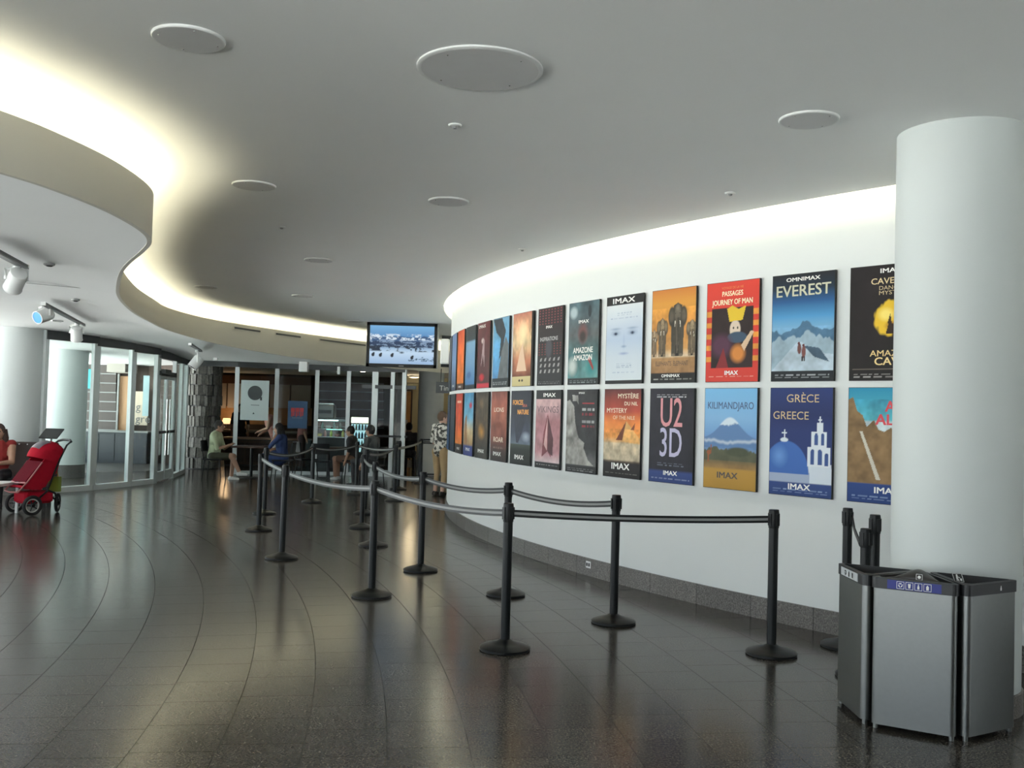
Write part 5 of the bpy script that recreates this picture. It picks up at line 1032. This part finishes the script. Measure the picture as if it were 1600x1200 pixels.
# ------------------------------------------------------------------ hanging television
YT = 19.6; a = AY(572, 572, YT); b = AY(684, 507, YT); cx, cz = (a.x+b.x)/2, (a.z+b.z)/2; W_, H_ = b.x-a.x, b.z-a.z+.02
tv = empty('television', (cx, YT, cz), R_(0), 'wide flat television showing a snowy mountain scene, hung from the ceiling', 'television')
for dx, dz, w_, h_ in ((0, H_/2-.03, W_, .06), (0, -H_/2+.035, W_, .07), (-W_/2+.03, 0, .06, H_), (W_/2-.03, 0, .06, H_)): MB().box((dx, 0, dz), (w_, .06, h_)).build('bezel', M_BLACK, tv)
MB().box((0, .05, 0), (W_-.02, .06, H_-.02)).build('casing', M_DGREY, tv); MB().box((W_/2+.012, .02, 0), (.02, .1, H_)).build('side_trim', M_STRIPE, tv)
MB().box((0, -.032, -H_/2+.03), (.10, .004, .016)).build('badge', M_STRIPE, tv)
MB().box((0, .06, H_/2+(CEIL-cz-H_/2)/2), (.12, .10, max(.02, CEIL-cz-H_/2))).build('ceiling_mount', M_BLACKM, tv)
a_ = Art(120, 80); a_.grad([(0, (150, 180, 214)), (.30, (190, 214, 236)), (.42, (150, 180, 210)), (.45, (40, 60, 90)), (.66, (36, 56, 90)), (.72, (90, 140, 190)), (1, (120, 176, 220))])
a_.put(np.clip((.70+.14*(fbm(a_.u, a_.v*0, 7, 51)-.4)-a_.v)/.02, 0, 1)*(a_.v > .6), (60, 90, 130)); a_.put(np.clip((fbm(a_.u, a_.v, 18, 52)-.5)/.08, 0, 1)*np.clip((.10-np.abs(a_.v-.70))/.04, 0, 1), (214, 228, 240)); a_.put(np.clip((fbm(a_.u, a_.v*2, 16, 54)-.52)/.06, 0, 1)*np.clip((.14-np.abs(a_.v-.52))/.05, 0, 1), (150, 176, 206), .7); a_.put(np.clip((fbm(a_.u, a_.v, 14, 53)-.5)/.06, 0, 1)*np.clip((.09-np.abs(a_.v-.40))/.04, 0, 1), (30, 44, 64))
for (x, y) in ((.055, .23), (.17, .22), (.35, .22), (.66, .17)): a_.oval(x, y, .028, .055, (22, 28, 40), .3); a_.oval(x+.012, y+.04, .018, .03, (22, 28, 40), .3)
a_.oval(.50, .30, .05, .04, (60, 76, 90), .8).put(np.clip((fbm(a_.u, a_.v, 22, 55)-.58)/.05, 0, 1)*np.clip((.08-np.abs(a_.v-.14))/.04, 0, 1)*(a_.u > .6), (70, 96, 120))
sw, sh_ = W_-.12, H_-.13; vs_ = np.stack([(a_.u-.5)*sw, np.full(a_.u.shape, -.006), (a_.v-.5)*sh_+.005], -1).reshape(-1, 3); idx = np.arange(121*81).reshape(81, 121); fs = np.stack([idx[:-1, :-1], idx[:-1, 1:], idx[1:, 1:], idx[1:, :-1]], -1).reshape(-1, 4)
me = bpy.data.meshes.new('screen'); me.from_pydata(vs_.tolist(), [], fs.tolist()); me.materials.append(M_SCREEN); at = me.color_attributes.new('ink', 'FLOAT_COLOR', 'POINT'); at.data.foreach_set('color', np.concatenate([a_.c.reshape(-1, 3), np.ones((vs_.shape[0], 1))], 1).ravel())
o = bpy.data.objects.new('screen', me); COL.objects.link(o); o.parent = tv; MB().box((0, .01, 0), (sw+.01, .02, sh_+.01)).build('panel', M_BLACK, tv)

# dark hanging sign past the wall end
YS = 23.0; a = AY(681, 614, YS); b = AY(736, 598, YS); hs = empty('hanging_sign', ((a.x+b.x)/2, YS, (a.z+b.z)/2), 0, 'dark hanging sign with pale lettering beyond the wall end', 'sign')
MB().box((0, 0, 0), (b.x-a.x, .06, b.z-a.z)).build('board', M_DGREY, hs); text('Tim Ho', (-(b.x-a.x)/2+.08, -.032, -.02), .17, mat('pale_lettering', (.5, .5, .48), .6), hs, .0, 1.0, align='LEFT')
for s_ in (-.3, .3): MB().tube([(s_, 0, (b.z-a.z)/2), (s_, 0, 2.66-(a.z+b.z)/2)], .01, 6).build('hanger', M_BLACKM, hs)

# ------------------------------------------------------------------ ceiling discs, sprinklers
def disc(px, py, r, label, name, group=None):
    p = G(px, py, CEIL); t = empty(name, (p.x, p.y, CEIL), rng.random(), label, 'ceiling disc', group)
    MB().lathe([(r, 0), (r, -.008), (r*.975, -.013), (r*.93, -.012)], 48).build('rim', M_WHITE, t, True); MB().lathe([(r*.93, -.009), (r*.93, -.0125), (r*.3, -.0135)], 40).build('plate', mat('disc_plate', (.66, .66, .66), .7), t, True)
    for k in range(4): a = k*math.pi/2+.4; MB().ell((r*.80*math.cos(a), r*.80*math.sin(a), -.0135), (.005, .005, .003), 8, 5).build('screw', M_STEELP, t, 'all')
    return t
disc(750, 107, .325, 'wide round white cover plate in the ceiling', 'ceiling_cover')
for (x, y, w_) in ((295, 59, 'between the wide cover plate and the near bulge of the fascia'), (1264, 186, 'between the wide cover plate and the column'), (397, 289, 'in the glow just off the fascia bulge'), (701, 314, 'between sprinkler and television, straight past the cover plate'), (498, 406, 'out on the dim middle ceiling'), (473, 462, 'on the far ceiling before the slot diffusers'), (555, 502, 'just before the television'), (322, 448, 'in the hollow of the fascia curve')): disc(x, y, .172, 'small round speaker grille '+w_, 'ceiling_speaker', 'speaker grilles in the ceiling')
for (x, y, w_) in ((711, 195, 'past the wide cover plate'), (1141, 301, 'above the red poster by the wall slot'), (816, 389, 'near the wall slot towards the television'), (440, 354, 'beyond the fascia bulge')):
    p = G(x, y, CEIL); t = empty('sprinkler', (p.x, p.y, CEIL), 0, 'tiny white sprinkler button '+w_, 'sprinkler', 'sprinklers in the ceiling')
    MB().lathe([(.042, 0), (.042, -.006), (.036, -.012)], 24).build('plate', M_WHITE, t, True); MB().lathe([(.018, -.012), (.012, -.024)], 12).build('cap', M_STRIPE, t, True)

# ------------------------------------------------------------------ track lights under the soffit
def track(a, b, label):
    a, b = Vector(a), Vector(b); c = (a+b)/2; ang = math.atan2(b.y-a.y, b.x-a.x); L = (b-a).length
    t = empty('light_track', (c.x, c.y, c.z), ang, label, 'light track'); MB().box((0, 0, -.02), (L, .05, .04)).build('channel', M_DGREY, t)
    for s_ in (-1, 1): MB().box((s_*L/2, 0, -.02), (.03, .056, .046)).build('end_cap', M_WHITE, t)
    for s_ in (-1, 1): MB().box((0, s_*.027, -.034), (L, .006, .012)).build('lip', M_STRIPE, t)
def spot(px, py, Y, ztrack, dirv, label, lens, r=.085, ln=.20, e=0.0, body=M_WHITE):
    p = AY(px, py, Y); t = empty('track_spotlight', (p.x, p.y, p.z), 0, label, 'spotlight')
    d = Vector(dirv).normalized(); q = d.to_track_quat('Z', 'Y').to_matrix().to_4x4()
    MB().lathe([(r*.8, -ln*.5), (r*.93, -ln*.47), (r, -ln*.3), (r, ln*.5), (r*.94, ln*.52)], 28).xf(q).build('can', body, t, True)
    MB().lathe([(r*.9, ln*.5), (r*.9, ln*.525)], 28).xf(q).build('lens', lens, t, True)
    MB().torus((0, 0, 0), r*.96, .008, 'Z', 28, 6).xf(q @ Matrix.Translation((0, 0, ln*.525))).build('rim', body, t, 'all')
    h = ztrack-p.z-.04
    sx = d.cross(Vector((0, 0, 1))).normalized()
    for s_ in (-1, 1): MB().tube([sx*(r+.012)*s_, sx*(r+.012)*s_+Vector((0, 0, r*1.2)), sx*r*.5*s_+Vector((0, 0, max(r*1.35, h-.03)))], .010, 8, flat=1.6).build('yoke_arm', body, t, True)
    MB().lathe([(.03, max(r*1.3, h-.05)), (.03, h)], 12).build('stem', body, t, True)
M_LENS = mat('dark_lens', (.03, .03, .035), .1); M_BLENS = mat('blue_lit_lens', (.0, .10, .45), .3, emit=(.0, .30, .95), estr=.8)
zt1 = 2.885
track(G(-30, 376, zt1), G(40, 414, zt1), 'short dark light track carrying the big white spotlight')
track(G(68, 472, 2.885), G(131, 506, 2.885), 'long dark light track carrying the blue-lensed spotlight')
p = G(27, 408, zt1); spot(25, 438, p.y+.05, zt1, (-.55, .55, -.62), 'large white can spotlight seen from behind on the short track', M_LENS, .078, .20)
p = G(72, 474, 2.91); spot(69, 493, p.y+.1, 2.91, (-.35, -.85, -.35), 'white can spotlight with a glowing blue lens', M_BLENS, .085, .21)
p = G(120, 500, 2.91); spot(119.5, 521, p.y, 2.91, (-.15, .5, -.85), 'small white can spotlight at the far end of the long track', M_LENS, .085, .21)
za = 2.775; track(G(297, 536, za), G(314, 547, za), 'short grey light track before the stone pier')
p = G(308, 543.3, za); spot(306.5, 566, p.y, za, (-.5, -.3, -.8), 'white track spotlight aimed at the stone pier', M_LENS, .10, .24)
def box_light(px0, py0, px1, py1, Y, label):
    a = AY(px0, py1, Y); b = AY(px1, py0, Y); t = empty('box_downlight', ((a.x+b.x)/2, Y, a.z), 0, label, 'downlight', 'white box downlights'); h = b.z-a.z; w_ = b.x-a.x
    MB().bbox((0, 0, h/2), (w_, w_, h), .008).build('housing', M_WHITE, t); MB().lathe([(w_*.36, -.004), (w_*.36, .002)], 16).build('aperture', M_LENS, t, True)
box_light(334, 548, 341, 563, 22.0, 'slim white box downlight before the leftmost cafe mullion'); box_light(468, 563, 482, 581, 22.8, 'square white box downlight above the blue poster'); box_light(527, 573, 532, 585, 23.6, 'narrow white box downlight above the lit cooler')
def cafe_lamp(px, py, Y, label, en):
    p = AY(px, py, Y); t = empty('cafe_downlight', (p.x, Y, p.z), 0, label, 'downlight', 'small lit cafe downlights'); zc = zsof(Y)
    MB().lathe([(.05, .05), (.09, .0), (.085, -.01)], 20).build('shade', M_WHITE, t, True); MB().lathe([(.075, -.012), (.06, -.02)], 20).build('lamp', emis('warm_lamp', (1, .80, .58), 12), t, True)
    MB().tube([(0, 0, .05), (0, 0, max(.08, zc-p.z))], .008, 6).build('stem', M_BLACKM, t)
    l = bpy.data.lights.new('spill', 'SPOT'); l.energy = en; l.color = (1, .74, .48); l.spot_size = R_(85); l.spot_blend = .6; l.shadow_soft_size = .06; lo = bpy.data.objects.new('spill', l); COL.objects.link(lo); lo.parent = t; lo.location = (0, 0, -.03); lo.rotation_euler = (R_(20), 0, 0)
cafe_lamp(345, 569, 30.2, 'lit cafe downlight washing the pale wall panels', 26)
cafe_lamp(440, 572, 29.0, 'small cafe downlight between the two leftmost cafe mullions', 12); cafe_lamp(512, 577, 27.5, 'small cafe downlight over the display case', 12); cafe_lamp(567, 580, 27.5, 'small cafe downlight before the lit cooler', 10)
cafe_lamp(139.5, 559, 25.5, 'bright warm downlight behind the glass of the left room', 30); cafe_lamp(257, 566, 26.0, 'bright small downlight above the glass doors', 20)
p = AY(650, 575, 30.0)
t = empty('corridor_light', (p.x, 29.5, 2.665), 0, 'round warm ceiling light in the corridor beyond the wall', 'ceiling light'); MB().lathe([(.16, .05), (.16, .0), (.12, -.02)], 24).build('housing', M_WHITE, t, True); MB().lathe([(.12, -.021), (.08, -.035)], 24).build('diffuser', emis('warm_diffuser', (1, .82, .5), 1.3), t, True)
l = bpy.data.lights.new('spill', 'POINT'); l.energy = 18; l.color = (1, .80, .5); l.shadow_soft_size = .15; lo = bpy.data.objects.new('spill', l); COL.objects.link(lo); lo.parent = t; lo.location = (0, 0, -.15)

# thin pale slots and small detectors in the soffit
for (x0, y0, x1, y1, lb_) in ((38, 441, 146, 451, 'long pale slot strip in the soffit between the two light tracks'), (80, 501, 97, 503, 'short pale slot strip in the soffit beside the small spotlight')):
    a = G(x0, y0, 2.905); b = G(x1, y1, 2.905); c = (a+b)/2; t = empty('slot_strip', (c.x, c.y, 2.91), math.atan2(b.y-a.y, b.x-a.x), lb_, 'slot strip')
    MB().box((0, 0, 0), ((b-a).length, .05, .02)).build('frame', M_WHITE, t); MB().box((0, 0, -.011), ((b-a).length-.04, .02, .004)).build('slot', M_STRIPE, t)
for (x, y, lb_) in ((77, 415, 'small dark detector in the soffit beside the short track'), (118, 470, 'small dark detector in the soffit beside the long track')):
    p = G(x, y, 2.89); t = empty('detector', (p.x, p.y, 2.90), 0, lb_, 'detector'); MB().lathe([(.05, .01), (.05, -.004), (.04, -.012)], 20).build('ring', M_STRIPE, t, True); MB().lathe([(.036, -.012), (.02, -.02)], 16).build('lens', M_LENS, t, True)
